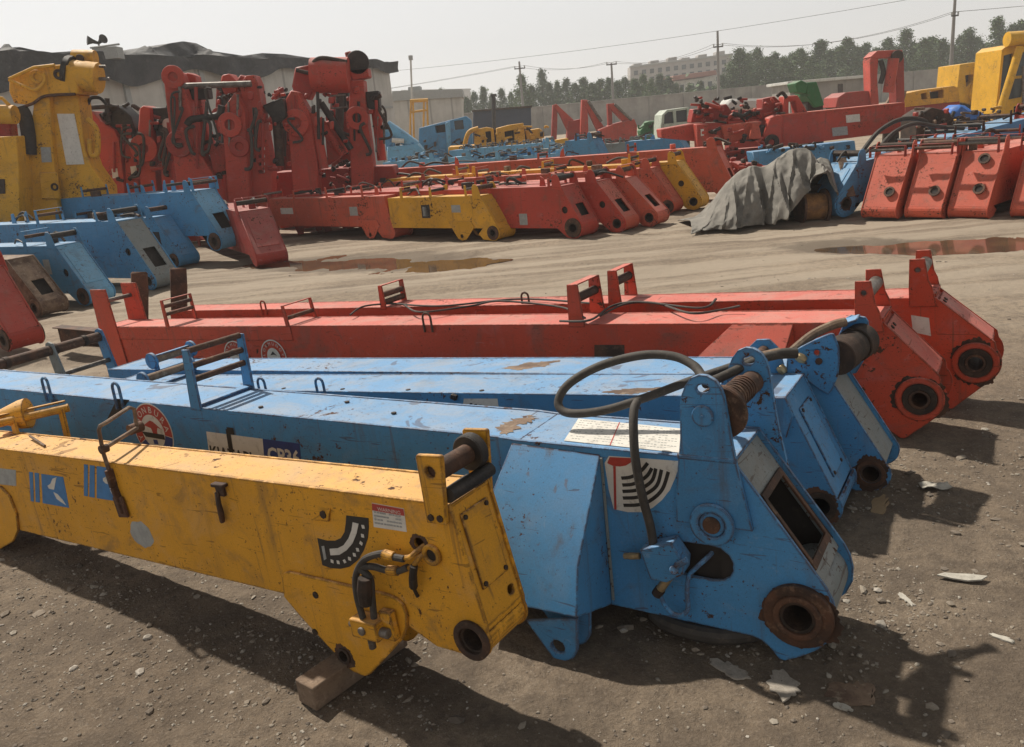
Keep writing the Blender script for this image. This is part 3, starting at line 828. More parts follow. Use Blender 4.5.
# arc scale sticker
cs = MB().side(F.P([(604.7, 463), (609, 455.9), (634, 457.5), (679, 461), (678, 470), (675.5, 477.3), (670, 490), (662, 500), (653, 507.5), (643, 512), (628, 512), (614, 509), (609, 490)]), -.0014, 0).build('arc_scale', 'sticker_white', bb)
Zc = lambda x, y: (590 + x / 8.3, 440 + y / 8.3)
MB().side(F.P([Zc(*q) for q in [(145, 190), (165, 140), (370, 150), (340, 185), (300, 210), (250, 218), (190, 212)]]), -.0026, -.0015).side(F.P([Zc(*q) for q in [(195, 215), (215, 216), (222, 575), (203, 575)]]), -.0026, -.0015).build('scale_red_field', 'sticker_red', cs)
ab = MB()
arcs = [[(262, 315), (330, 308), (390, 282), (440, 240), (480, 190)], [(270, 372), (350, 366), (420, 336), (480, 290), (515, 232)], [(272, 425), (370, 418), (450, 388), (520, 330), (548, 235)], [(275, 480), (390, 474), (480, 438), (560, 370), (595, 245)], [(280, 540), (400, 536), (500, 502), (600, 410), (652, 262)]]
for i, a in enumerate(arcs):
    pp = [F.L(*Zc(x, y)) for x, y in a]; pp = smooth_path(pp, 5); wdt = .0125
    for j in range(len(pp) - 1):
        ab.beam(pp[j] + V((0, -.002, 0)), pp[j + 1] + V((0, -.002, 0)), .001, wdt, V((0, -1, 0)).cross(pp[j + 1] - pp[j]))
ab.build('scale_arcs', 'sticker_black', cs)
# white load table on top
wq = [F.top(*q, .694) for q in ((578.4, 418.4), (681, 428.4), (679, 452.5), (564, 440.5))]
wp = MB().plate([(q.x, q.y) for q in wq], (), (0, 0, .6925), (1, 0, 0), (0, 1, 0), .0016).build('load_table', 'sticker_white', bb)
lt = MB()
for i in range(34):
    for j in range(9):
        if random.random() < .62:
            u_, v_ = .04 + i * .028, .08 + j * .1
            a = wq[0].lerp(wq[1], u_).lerp(wq[3].lerp(wq[2], u_), v_); lt.box((a.x, a.y, .6945), (.008, .004, .0006))
lt.build('table_print', 'sticker_grey', wp)
a, b = wq[0].lerp(wq[1], .42), wq[3].lerp(wq[2], .42)
MB().beam(V((a.x, a.y, .6946)), V((b.x, b.y, .6946)), .004, .0006).build('table_red_line', 'sticker_red', wp)
# valve, fittings and hoses at the slot
vc = F.L(655, 565, -.05)
vo = MB().side(F.P([(639, 550), (671, 543.5), (684, 563), (683, 575), (666, 583), (650, 580)], -.085), -.085, -.012).build('valve_block', 'blue_near', bb, .005, 2)
MB().tube([F.L(640, 556, -.05), F.L(624, 556, -.05)], [.012, .011], 10).cyl(F.L(635, 556, -.05), F.L(629, 556, -.05), .014, 6).build('fitting', 'brass', vo, .002)
MB().cyl(F.L(670, 575, -.06), F.L(659, 591, -.06), .016, 12).build('fitting', 'brass', vo, .002)
MB().cyl(F.L(660.5, 589, -.06), F.L(656.5, 594.5, -.06), .019, 12).build('fitting_cap', 'rust_dark', vo)
MB().tube([F.L(676, 566, -.09), F.L(687, 560, -.09)], .012, 8).cyl(F.L(674, 570, -.088), F.L(674, 570, -.10), .016, 12).build('valve_knob', 'blue_near', vo, .002)
hp = smooth_path([F.L(660, 594, -.06), F.L(664, 604, -.055), F.L(672, 613, -.05), F.L(682, 615, -.045), F.L(688, 608, -.04), F.L(687, 592, -.035), F.L(689, 576, -.03), F.L(698, 566, -.015), F.L(708, 557, .01), F.L(716, 548, .06)])
MB().tube(hp, .0085, 10).build('steel_pipe', 'blue_near', bb)
hp = [F.L(653.5, 545, -.05), F.L(650, 525, -.055), F.L(642, 495, -.06), F.L(635.5, 460, -.05), F.L(633.5, 430, -.02), F.L(634, 410, .02), F.L(637, 402, .06)]
MB().tube(smooth_path(hp), .0155, 12).build('hydraulic_hose', 'rubber', bb)
lp = [((797, 352), .50), ((775, 354), .46), ((735, 366), .38), ((690, 381), .30), ((650, 396), .24), ((610, 409), .18), ((580, 413.5), .15), ((563, 411), .15), ((558.5, 400), .17), ((570, 383), .20), ((600, 366), .24), ((640, 355.5), .27), ((672, 356), .28), ((693, 365), .26), ((702, 376), .22), ((707, 384), .16)]
MB().tube(smooth_path([F.L(*q, y) for q, y in lp]), .0165, 12).build('hydraulic_hose', 'rubber', bb)
lp = [((705, 384), .17), ((722, 377), .26), ((745, 366), .36), ((770, 356), .44), ((796, 354), .52)]
MB().tube(smooth_path([F.L(*q, y) for q, y in lp]), .0165, 12).build('hydraulic_hose', 'rubber', bb)
MB().cyl(F.L(780, 353, .475), F.L(763, 357, .44), .021, 12).build('hose_ferrule', 'tan', bb)
def scrape(par, F_, pts, z, mat='tan', name='scraped_patch'):
    q = [F_.top(a, b, z) for a, b in pts]; r0 = random.Random(len(pts)); out = []
    for i in range(len(q)):
        p_, n_ = q[i], q[(i + 1) % len(q)]
        for t in [k_ / 9 for k_ in range(9)]: w_ = p_.lerp(n_, t); out.append((w_.x + r0.uniform(-.022, .022), w_.y + r0.uniform(-.009, .009)))
    return MB().plate(out, (), (0, 0, z - .0035), (1, 0, 0), (0, 1, 0), .0012).build(name, mat, par)
scrape(bb, F, [(497, 429), (505, 421), (530, 415), (537, 418), (520, 425), (506, 434)], .70)
# round badge
Zb = lambda x, y: (125 + x / 12.45, 395 + y / 12.45)
cen = F.L(153.5, 431.5); rx, rz = .152, .150
def ell(f, a0, a1, n=24): return [(cen.x + rx * f * math.cos(R(a0 + (a1 - a0) * i / n)), cen.z + rz * f * math.sin(R(a0 + (a1 - a0) * i / n))) for i in range(n + 1)]
bd = MB().side(ell(1.03, 0, 345, 46), -.0012, 0).build('round_badge', 'sticker_white', bb)
MB().side(ell(.985, -8, 210) + ell(.615, 210, -8), -.0024, -.0013).build('badge_red_ring', 'sticker_red', bd)
MB().side(ell(.985, -10, -148) + ell(.615, -148, -10), -.0024, -.0013).build('badge_navy_ring', 'sticker_navy', bd)
for ch, an in zip('YUGONBURA', (200, 178, 155, 131, 108, 84, 60, 36, 12)):
    r_ = .80; p = V((cen.x + rx * r_ * math.cos(R(an)), -.0030, cen.z + rz * r_ * math.sin(R(an))))
    ex = V((math.sin(R(an)), 0, -math.cos(R(an)))); ez = V((math.cos(R(an)), 0, math.sin(R(an))))
    text_mesh(ch, .050, 'sticker_white', bd, p - ez * .018, ex, ez, 'badge_letter', align='CENTER')
def bl(pts): return [(cen.x + x * rx, cen.z + z * rz) for x, z in pts]
MB().side(bl([(-.45, .20), (-.2, .33), (-.05, .40), (.1, .36), (.5, .10), (.28, .17), (.2, .0), (.22, -.08), (-.02, -.06), (-.08, .12), (-.3, .17)]), -.0024, -.0013).build('badge_emblem', 'sticker_red', bd)
MB().side(bl([(-.62, -.04), (.55, -.07), (.56, -.25), (-.45, -.22)]), -.0036, -.0025).build('badge_band', 'sticker_black', bd)
MB().side(bl([(-.1, -.30), (.12, -.30), (.13, -.46), (-.09, -.46)]), -.0024, -.0013).build('badge_mark', 'sticker_navy', bd)
MB().side(bl([(.62, -.55), (.72, -.45), (.82, -.55), (.74, -.62), (.7, -.7)]), -.0036, -.0025).build('badge_star', 'sticker_white', bd)
# name plate
n1 = MB().side(F.P([(206.5, 431.5), (262.8, 438.8), (265.5, 470), (210.5, 464)]), -.0014, 0).build('name_plate', 'sticker_white', bb)
n2 = MB().side(F.P([(262.8, 438.8), (299.7, 443.6), (302.5, 474), (265.5, 470)]), -.0014, 0).build('model_plate', 'sticker_navy', bb)
o = F.L(211, 457.5, -.0026); ex = (F.L(262, 466.5, -.0026) - o).normalized(); ez = ex.cross(V((0, 1, 0))); ez = -ez if ez.z < 0 else ez
text_mesh('KJATAPI', .092, 'sticker_black', n1, o, ex, ez, bold=.002, sx=.92)
o = F.L(268.5, 461, -.0026); ex = (F.L(300, 465.3, -.0026) - o).normalized()
text_mesh('CP36', .10, 'sticker_white', n2, o, ex, ez, bold=.003, sx=.95)
sm = MB(); sm.box(F.L(229.5, 441, -.003), (.03, .001, .12), Matrix.Rotation(.08, 3, 'Y')); sm.box(F.L(230.5, 431, -.003), (.045, .002, .035)); sm.build('tar_smear', 'grease', n1)
bracket(bb, -2.665, .712, W, .285, .062, 'blue_near', 'rust', .016, .012, (.46, .70, .97), False, .006)
uloop(bb, -3.27, .71, -.012, .028, .095, Bn)
uloop(bb, -3.93, .71, -.012, .028, .095, Bn)
bolt_heads(bb, [(-1.55, .15, .703), (-1.9, .24, .704), (-2.3, .08, .705)], .012, .004, 'rust_dark', (0, 0, 1))
MB().side([(-3.3, .714), (-3.19, .714), (-3.36, .60), (-3.44, .585)], -.001, 0).build('tar_smear', 'grease', bb)
# old tyre tread scrap under the head
P = [G(690, 633), G(715, 640), G(745, 643), G(762, 640)]

# ---------------------------------------------------------------- second blue boom
F = Frame((1.157, 3.26, 0.58), 148, -4.5, -1.2, .37); W = F.W
b3 = thing('crane_boom', 'flat-topped blue crane boom directly behind the one with the hose loop', 'crane boom', mat=F.m)
top = [(-5.1, .582), (-.014, .582)]; pa, pb = (-.014, .582), (.172, .125)
rnd = [pb] + circ(.104, .088, .088, 8, 25, -85) + [(.045, .004)]
bot = [(-.12, .06), (-.4, .16), (-5.1, .21)]
shell(b3, Bn, top, rnd, bot, W, .013, near_holes=[circ(.10, .088, .05, 20)], end_inset=.004, cover=7)
ec = MB(); L_ = (V((*pb, 0)) - V((*pa, 0))).length
strip(ec, slope_pt(pa, pb, 0, L_ * .18).xz, slope_pt(pa, pb, 0, L_ * .86).xz, .09, W - .09, -.008, .0035)
ec = ec.build('access_cover', Bn, b3, .003)
d0 = (V((pb[0], 0, pb[1])) - V((pa[0], 0, pa[1]))).normalized(); en = -V((0, 1, 0)).cross(d0)
bolt_heads(ec, [slope_pt(pa, pb, y, s * L_, .004) for y in (.108, W - .108) for s in (.21, .83)], .009, .006, 'rust_dark', en)
MB().ring((.10, -.003, .088), (.10, W + .003, .088), .0495, .04, 24).build('pin_bushing', 'rust_dark', b3)
MB().ring((.10, -.006, .088), (.10, -.0005, .088), .068, .048, 28).build('boss_plate', 'rust_dark', b3, .002); rust_patch(b3, .10, .088, .082, -.0001, seed=5)
MB().side([(-.06, .583), (-.01, .583), (.015, .50), (-.02, .40), (-.1, .5)], -.014, -.001).build('gusset', Bn, b3, .003)
for y0 in (-.015, W + .001):
    MB().side([(-.30, .56), (-.27, .70), (-.22, .745), (-.16, .745), (-.12, .70), (-.09, .56)], y0, y0 + .014, [circ(-.19, .69, .02, 12)]).build('lug', Bn, b3, .003)
MB().cyl((-.19, 0, .69), (-.19, W, .69), .026, 16).build('cross_pin', 'rust', b3)
P = [F.L(739, 428, -.005), F.L(745, 432, -.02), F.L(750, 438, -.02), F.L(752, 446, -.01)]
MB().tube(smooth_path(P), .012, 8).build('grab_handle', Bn, b3)
# chart sticker
ch = MB().side(F.P([(464, 398.6), (497.5, 398.6), (499.5, 413.5), (462, 411)]), -.0014, 0).build('chart_sticker', 'sticker_white', b3)
cbm = MB()
for i in range(6):
    a = F.P([(470 + i * 4.6, 403 + i * .8), (472.4 + i * 4.6, 403 + i * .8), (472.4 + i * 4.6, 412), (470 + i * 4.6, 412)]); cbm.side(a, -.0026, -.0015)
cbm.build('chart_bars', 'sticker_black', ch)
MB().box(F.L(454, 397, -.012), (.035, .024, .03), Matrix.Rotation(.4, 3, 'Y')).build('stop_block', 'grease', b3, .003)
scrape(b3, F, [(600, 392), (628, 388), (660, 387), (672, 389), (650, 391), (630, 394)], .582)
for px in (264, 322): uloop(b3, F.L(px, 389).x, .58, -.012, .03, .085, Bn)
dm = bracket(b3, -4.42, .583, W, .10, .05, Bn, 'tan', .028, 0, (.7,), False, .0)
for y_ in (-.03, W + .001): MB().cyl((-4.42, y_, .65), (-4.42, y_ + .028, .65), .06, 22).build('roller_flange', Bn, dm, .004)
bolt_heads(b3, [(-3.1 + .5 * i, .05, .579) for i in range(5)], .014, .004, 'rust_dark', (0, 0, 1))

# ---------------------------------------------------------------- third blue boom
F = Frame((1.455, 3.535, 0.562), 148, -3.9, -.6, .33); W = F.W
b4 = thing('crane_boom', 'blue crane boom beside the red ones, with a greasy black sheave at its head', 'crane boom', mat=F.m)
top = [(-5.6, .562), (-.018, .562)]; pa, pb = (-.018, .562), (.222, .130)
rnd = [pb] + circ(.148, .092, .085, 8, 25, -85) + [(.08, .0)]
bot = [(-.08, .06), (-.4, .16), (-5.6, .20)]
shell(b4, Bn, top, rnd, bot, W, .013, near_holes=[circ(.146, .092, .046, 20)], end_mat='blue_grey', end_inset=.02)
for y0 in (-.008, W + .002): MB().ring((.146, y0, .092), (.146, y0 + .006, .092), .066, .046, 28).build('boss_plate', 'rust', b4, .003)
rust_patch(b4, .146, .092, .082, -.0001, seed=6); MB().ring((.146, -.004, .092), (.146, W + .004, .092), .0455, .036, 24).build('pin_bushing', 'rust_dark', b4)
MB().side([(-.205, .56), (-.194, .648), (-.16, .685), (-.127, .705), (-.06, .74), (.0, .765), (.017, .763), (.036, .70), (.036, .63), (.025, .563), (.0, .50), (-.018, .475), (-.06, .50), (-.12, .55)], -.018, -.001, [circ(-.06, .675, .014, 10)]).build('lug', Bn, b4, .004, 2)
MB().side([(-.09, .52), (-.03, .66), (.015, .757), (.036, .768), (.10, .757), (.112, .735), (.118, .67), (.11, .609), (.085, .54), (.05, .478), (.0, .47)], W - .012, W + .008).build('lug', Bn, b4, .004, 2)
sv = MB()
for i in range(3): sv.cyl((.02 + i * .02, .01 + i * .105, .645), (.04 + i * .02, .114 + i * .105, .645), .084 - .008 * (i == 1), 30)
sv.build('sheave', 'rust_dark', b4, .004)
MB().plate([(0, 0), (.13, 0), (.13, .12), (0, .12)], (), (-.05, W * .62, .728), (1, 0, .28), (0, 1, 0), .010).build('guard_plate', 'blue_near', b4, .003)
MB().tube(smooth_path([(-.19, .05, .66), (-.10, .10, .73), (-.02, .16, .76), (.03, .20, .765)]), .022, 10).build('greasy_rope', 'tan', b4)
for p, q in ((F.L(779, 366, -.03), F.L(785, 373, -.03)), (F.L(797, 356, -.03), F.L(806, 361, -.03))):
    MB().tube([p, p.lerp(q, .5), q], [.020, .024, .016], 8).build('fitting', 'brass', b4, .003)
scrape(b4, F, [(500, 368), (530, 362), (560, 360), (548, 365), (520, 370)], .562)
bolt_heads(b4, [F.L(819, 361, -.018)], .016, .010, 'rust')
dm = bracket(b4, -4.95, .563, W, .11, .05, Bn, 'tan', .030, 0, (.7,), True, .0)
for y_ in (-.035, W + .001): MB().cyl((-4.95, y_, .638), (-4.95, y_ + .03, .638), .064, 22).build('roller_flange', Bn, dm, .004)

# rusty cross pipe behind the blue tails
a, b = F.top(-16, 369, .80), F.top(101, 336, .80)
a, b = F.m @ a, F.m @ b
rp = thing('cross_pipe', 'thick rusty pipe between blue end plates, at the left edge behind the blue boom tails', 'pipe', (a.x, a.y, 0))
la, lb = a - V((a.x, a.y, 0)), b - V((a.x, a.y, 0))
MB().cyl(la, lb, .040, 18).build('pipe', 'rust', rp)
for t in (.15, .55, .82): MB().cyl(la.lerp(lb, t), la.lerp(lb, t + .035), .046, 18).build('collar', 'rust_dark', rp)
d = (lb - la).normalized(); nx = V((d.y, -d.x, 0)).normalized()
for t in (.0, .55, 1.0):
    q = la.lerp(lb, t); z = q.z
    MB().plate([(-.05, .05 - .02), (-.04, .055), (0, .07), (.04, .055), (.05, .03), (.16, -z + .01), (.02, -z + .01)], (), q, nx, (0, 0, 1), .018).build('end_plate', 'blue_near' if t != .55 else 'blue_grey', rp, .003)
MB().cyl(la + V((0, 0, -.20)) + nx * .06, lb + V((0, 0, -.20)) + nx * .06, .02, 10).build('tie_rod', 'steel', rp)

# ---------------------------------------------------------------- the two red booms
def red_boom(F, label, top_z, L, pin, end_b, foot, brs, wedge=None):
    W = F.W; t = thing('crane_boom', label, 'crane boom', mat=F.m)
    Rn = 'red_near'
    top = [(-L, top_z), (-.007, top_z)]; pa, pb = (-.007, top_z), end_b
    rnd = [pb] + circ(pin[0], pin[1], .128, 8, 38, -40) + [foot, (foot[0] - .03, foot[1] + .004)]
    bot = [(-.12, .14), (-.5, .22), (-L, .27)]
    shell(t, Rn, top, rnd, bot, W, .013, near_holes=[circ(pin[0], pin[1], .052, 24)], end_inset=.016)
    ec = MB(); L_ = (V((*pb, 0)) - V((*pa, 0))).length
    strip(ec, slope_pt(pa, pb, 0, L_ * .06).xz, slope_pt(pa, pb, 0, L_ * .96).xz, .02, W - .02, -.014, .0155)
    ec = ec.build('access_cover', Rn, t, .003)
    d0 = (V((pb[0], 0, pb[1])) - V((pa[0], 0, pa[1]))).normalized(); en = -V((0, 1, 0)).cross(d0)
    bolt_heads(ec, [slope_pt(pa, pb, y, s * L_, -.002) for y in (.06, .12) for s in (.14,)], .012, .006, 'rust_dark', en)
    for y0, y1 in ((-.018, -.0008), (W + .0008, W + .018)):
        MB().ring((pin[0], y0, pin[1]), (pin[0], y1, pin[1]), .118, .084, 36).build('boss_plate', Rn, t, .006, 2); MB().ring((pin[0], y0 * 1.15 if y0 < 0 else y0, pin[1]), (pin[0], y1 if y0 < 0 else y1 * 1.01, pin[1]), .0838, .0520, 32).build('boss_ring', 'rust_dark', t, .004, 2)
    MB().ring((pin[0], -.026, pin[1]), (pin[0], W + .026, pin[1]), .0515, .038, 28).build('pin_bushing', 'rust', t, .003)
    rust_patch(t, pin[0], pin[1], .128, -.0001, seed=int(L * 10))
    po = [(-.138, top_z + .222), (-.060, top_z + .222), (-.040, top_z + .10), (-.022, top_z + .06), (.0, top_z - .05), (-.14, top_z - .05), (-.142, top_z + .06)]
    for y0 in (-.0165, W + .0005):
        MB().side(po, y0, y0 + .016, [circ(-.096, top_z + .16, .014, 10)]).build('lug', 'red_near', t, .003, 2)
    MB().cyl((-.085, 0, top_z + .15), (-.085, W, top_z + .15), .036, 18).build('cross_pin', 'steel', t, .003)
    MB().beam((-.05, .013, top_z + .01), (-.05, W - .013, top_z + .01), .09, .02).build('head_pad', Rn, t, .003)
    return t
F = Frame((1.946, 4.083, .634), 147, -3.05, -.3, .31); W = F.W; Rn = 'red_near'
r5 = red_boom(F, 'long red crane boom with white ring badges, next to the blue booms', .634, 7.1, (.162, .225), (.255, .350), (.09, -.003), None)
bk = bracket(r5, -1.80, .634, W, .255, .095, Rn, 'rust_dark', .03, 0, (.62,), True, .004)
bracket(r5, -4.43, .634, W, .165, .035, Rn, 'rust', .018, -.02, (.35,), True, .004)
bracket(r5, -6.0, .634, W, .24, .04, Rn, 'rust', .018, 0.0, (.45, .75), True, .004)
uloop(r5, -2.99, .634, -.012, .035, .09, 'rust')
B0, B1 = V((-.80, -.001, .627)), V((-.46, -.001, .627))
C0, C1 = F.L(690.5, 353, -.14), F.L(781, 353, -.14)
C0.z = C1.z = .44
MB().add([B0, B1, C1, C0, C1 + V((0, 0, -.16)), C0 + V((0, 0, -.16)), V((-.44, -.001, .20)), V((-1.02, -.001, .20))],
         [(0, 3, 2, 1), (3, 5, 4, 2), (1, 2, 4, 6), (0, 7, 5, 3), (7, 6, 4, 5), (0, 1, 6, 7)]).build('side_bulge', Rn, r5, .004, 2)
MB().side(F.P([(594.5, 344.8), (624.5, 344.8), (624.5, 357), (594.5, 357)]), -.002, 0).build('worn_plate', 'rust', r5)
MB().side([(-7.0, .51), (-4.40, .51), (-4.40, .63), (-7.0, .63)], -.006, -.0005).build('doubler_plate', Rn, r5, .002)
def ringbadge(px, r):
    c = F.L(px, 357, -.0065); o = MB().ring((c.x, -.0078, c.z), (c.x, -.0062, c.z), r, r * .93, 36).build('ring_badge', 'sticker_white', r5)
    MB().side(circ(c.x, c.z, r * .52, 24), -.0078, -.0062).build('badge_disc', 'sticker_white', o)
    for k, chh in enumerate('LORMUNOY'):
        an = 172 - k * 23; p = V((c.x + r * .68 * math.cos(R(an)), -.0080, c.z + r * .68 * math.sin(R(an))))
        text_mesh(chh, r * .26, 'sticker_white', o, p, V((math.sin(R(an)), 0, -math.cos(R(an)))), V((math.cos(R(an)), 0, math.sin(R(an)))), 'badge_letter', align='CENTER')
    MB().side([(c.x - r * .25, c.z + r * .1), (c.x, c.z + r * .32), (c.x + r * .28, c.z + r * .08), (c.x + .01, c.z + r * .14)], -.0090, -.0079).build('badge_emblem', 'grease', o)
ringbadge(274, .15); ringbadge(236, .145)
MB().side([(-7.09, .22), (-6.75, .22), (-6.80, 1.0), (-7.05, 1.005)], -.016, -.0005).build('tail_post', Rn, r5, .004)
MB().side([(-7.09, .22), (-6.75, .22), (-6.80, 1.0), (-7.05, 1.005)], W + .0005, W + .016).build('tail_post', Rn, r5, .004)
MB().cyl((-6.92, 0, .88), (-6.92, W, .88), .02, 12).build('tail_rod', 'steel', r5)
MB().side(F.P([(816, 391), (824, 387), (824, 394), (816, 398)], -.0), -.0015, 0).build('white_sticker', 'sticker_white', r5)
F = Frame((2.40, 4.43, .650), 147, -2.9, -.3, .275); W = F.W
r6 = red_boom(F, 'long red crane boom next to the open dirt, thin hoses trailing on its top', .650, 6.9, (.192, .276), (.285, .394), (.08, -.004), None)
bracket(r6, -1.97, .650, W, .225, .085, Rn, 'rust_dark', .03, 0, (.62,), True, .004)
bracket(r6, -4.06, .650, W, .18, .05, Rn, 'rust', .024, 0, (.55, .2), True, .004)
uloop(r6, F.L(522, 303).x, .650, .05, .03, .08, 'rust')
uloop(r6, F.L(264, 306).x, .650, -.01, .03, .08, Rn)
for path in ([(350, 315), (365, 306), (400, 304), (420, 312), (470, 306), (500, 301), (560, 307), (585, 318)], [(600, 316), (625, 304), (655, 303), (690, 313), (720, 310), (740, 306)], [(390, 303), (440, 306), (520, 299), (600, 304)], [(560, 321), (590, 320), (612, 306), (640, 302), (700, 308), (716, 299)]):
    MB().tube(smooth_path([F.top(a, b, .665 + .02 * (i % 2)) for i, (a, b) in enumerate(path)]), .0075, 8).build('thin_hose', 'rubber', r6)
MB().side(F.P([(911, 315), (929, 318), (931, 336), (913, 332)]), -.0015, 0).build('white_sticker', 'sticker_white', r6)
# clutter at the tails
a = G(62, 345)
tr = thing('steel_beam', 'brown rusty steel beam lying across the ground behind the red boom tails', 'steel beam', (a.x, a.y, 0))
b = G(128, 348); bl_ = b - a
MB().beam((0, 0, .20), (bl_.x, bl_.y, .16), .12, .012).beam((0, 0, .02), (bl_.x, bl_.y, .02), .12, .012).beam((0, 0, .11), (bl_.x, bl_.y, .09), .012, .17).build('beam_web', 'rust', tr, .003)
# ------------------------------------------------------------------ booms further off
def mid_boom(px, py, a, L, W, H, mat, label, group=None, hx=.34, rp=.13, zb=.16, win=False, door=True, lug=True, brs=(), end_mat=None,
             z0=0.0, holes=True, brmat=None, sticker=None, bulge=False, oval=False, cat='crane boom', tail_foot=True, foot=0.0, roll=0.0, flip=False, junk=None):
    o = G(px, py, z0); a = R(a)
    if flip: o = o - V((-math.sin(a), math.cos(a), 0)) * W
    m = Matrix.Rotation(a, 4, 'Z') @ Matrix.Rotation(R(roll), 4, 'Y'); m.translation = o
    t = thing('crane_boom', label, cat, group=group, mat=m)
    top = [(-L, H), (-hx, H)]; pa = (-hx, H)
    pb = (rp * math.cos(R(35)), rp + rp * math.sin(R(35)))
    rnd = [pb] + circ(0, rp, rp, 7, 20, -90)
    bot = [(-.12 - foot, .02), (-.30 - foot, zb), (-L, zb)]
    hs_ = [circ(0, rp, rp * .52, 16)] if holes else []
    if holes and oval: hs_.append(circ(-hx * .75, H * .55, .055, 14))
    L_ = (V((*pb, 0)) - V((*pa, 0))).length
    eh = [[(W * .25, L_ * .52), (W * .72, L_ * .52), (W * .72, L_ * .86), (W * .25, L_ * .86)]] if win else []
    shell(t, mat, top, rnd, bot, W, .014, near_holes=hs_, end_holes=eh, end_mat=end_mat, bev=.006, seg=1, end_inset=.010, cover=6)
    if win:
        ib = MB(); strip(ib, slope_pt(pa, pb, 0, L_ * .3).xz, slope_pt(pa, pb, 0, L_ * .98).xz, .02, W - .02, .02, .085); ib.build('inner_piece', 'shade_fill', t)  # dark sheet behind the window, shade of the hollow head as colour
    if door and not win:
        ec = MB(); strip(ec, slope_pt(pa, pb, 0, L_ * .15).xz, slope_pt(pa, pb, 0, L_ * .85).xz, W * .15, W * .85, -.010, .0095); ec.build('access_cover', end_mat or mat, t, .004)
    if holes:
        for y0 in (-.018, W + .001): MB().ring((0, y0, rp), (0, y0 + .017, rp), rp * .88, rp * .5, 20).build('boss_plate', 'rust' if random.random() < .7 else mat, t)
        if oval: MB().cyl((-hx * .75, .03, H * .55), (-hx * .75, W - .03, H * .55), .06, 14).build('cross_pin', 'rust_dark', t)
        MB().ring((0, -.02, rp), (0, W + .02, rp), rp * .515, rp * .38, 18).build('pin_bushing', 'rust_dark', t)
    if lug:
        lo = [(-hx - .16, H - .03), (-hx - .15, H + .14), (-hx - .12, H + .18), (-hx - .06, H + .18), (-hx - .02, H + .13), (-hx + .03, H - .06)]
        for y0 in (-.0155, W + .0015): MB().side(lo, y0, y0 + .014).build('lug', mat, t, .004)
        MB().cyl((-hx - .09, -.0005, H + .12), (-hx - .09, W + .0005, H + .12), .038, 12).build('cross_pin', random.choice(('rust', 'rust_dark', 'grease')), t)
    for x in brs:
        bracket(t, -x, H, W, random.uniform(.12, .2), random.uniform(.04, .06), brmat or mat, random.choice(('rust', 'steel', 'grease')), .024, random.uniform(-.02, .02), (.6,), random.random() < .7, .004)
    if tail_foot:
        MB().side([(-L + .1, zb + .05), (-L + .45, zb + .05), (-L + .38, .02), (-L + .2, .0)], -.014, -.001).build('tail_foot', mat, t, .004)
        MB().side([(-L + .1, zb + .05), (-L + .45, zb + .05), (-L + .38, .02), (-L + .2, .0)], W + .001, W + .014).build('tail_foot', mat, t, .004)
    if foot:
        for y0 in (-.0155, W + .0015):
            MB().side([(-hx - .75, zb + .12), (-hx - .25, zb + .12), (-hx - .18, zb + .02), (-hx - .38, .015), (-hx - .48, .0), (-hx - .56, .03)], y0, y0 + .014, [circ(-hx - .47, .07, .035, 12)]).build('foot_plate', mat, t, .004)
    r_ = random.Random(int(px * 3 + py * 7))
    for _ in range(int(L * 1.6) if junk is None else junk):
        x = -r_.uniform(hx + .1, L - .2); y = r_.uniform(.05, W - .05); kk = r_.random(); mt_ = r_.choice(('rust_dark', 'grease', 'rust', 'tan', mat, mat))
        if kk < .45:
            l = r_.uniform(.2, .7); MB().tube(smooth_path([(x, y, H + .03), (x + l * .4, y + r_.uniform(-.1, .1), H + r_.uniform(.04, .16)), (x + l, y + r_.uniform(-.12, .12), H + .03)], 4), r_.uniform(.012, .026), 7).build('hydraulic_hose', r_.choice(('rubber', 'rust_dark', 'grease')), t)
        elif kk < .75: MB().box((x, y, H + .045), (r_.uniform(.08, .2), r_.uniform(.06, .12), .10), Matrix.Rotation(r_.uniform(-.6, .6), 3, 'Z')).build('valve_block', mt_, t, .006)
        else: MB().side([(x, H - .01), (x + .12, H - .01), (x + .10, H + r_.uniform(.1, .2)), (x + .03, H + r_.uniform(.1, .2))], y, y + .015).build('lifting_tab', mat, t, .003)
    if sticker:
        for (sx, sz, sw, sh, sm) in sticker: MB().box((sx, -.0012, sz), (sw, .0016, sh)).build('sticker', sm, t)
    return t

# left cluster, heads pointing right
mid_boom(8, 352, -36, 4, .34, .84, 'red', 'red boom head cut off by the left edge, in front of the blue heads', None, brs=(.75,), door=False)
mid_boom(38, 318, -30, 4, .36, .74, 'tan', 'rust brown boom head with a square opening, beside the red one at left', None, win=True, end_mat='tan', lug=False)
g_ = 'blue booms stacked at the left'
mid_boom(86, 306, -30, 5, .38, .80, 'blue', 'blue boom head with a grey circle mark, nearest of the left blue stack', g_, brs=(1.0,), end_mat='blue_light', oval=True, sticker=[(-.62, .52, .14, .20, 'sticker_grey')])
mid_boom(152, 290, -32, 6, .42, .98, 'blue', 'blue boom whose sloping head plate has worn to grey with an opening', g_, hx=.46, win=True, end_mat='blue_grey', brs=(.9, 2.4), oval=True)
mid_boom(176, 268, -34, 6, .40, .84, 'blue', 'blue boom with two recessed panels on its side, between the grey-faced and tallest heads', g_, brs=(1.2, 2.6), sticker=[(-.75, .45, .30, .32, 'shade_fill'), (-.38, .45, .26, .30, 'shade_fill')], door=True)  # the recesses are flat dark patches, their shade painted on
mid_boom(217, 251, -33, 8, .50, .98, 'blue', 'tallest blue boom of the left stack, beside the tilted red one', g_, hx=.36, zb=.25, win=True, end_mat='blue_light', brs=(.3, 1.0, 2.0, 3.4, 5.0), z0=.22, rp=.16)
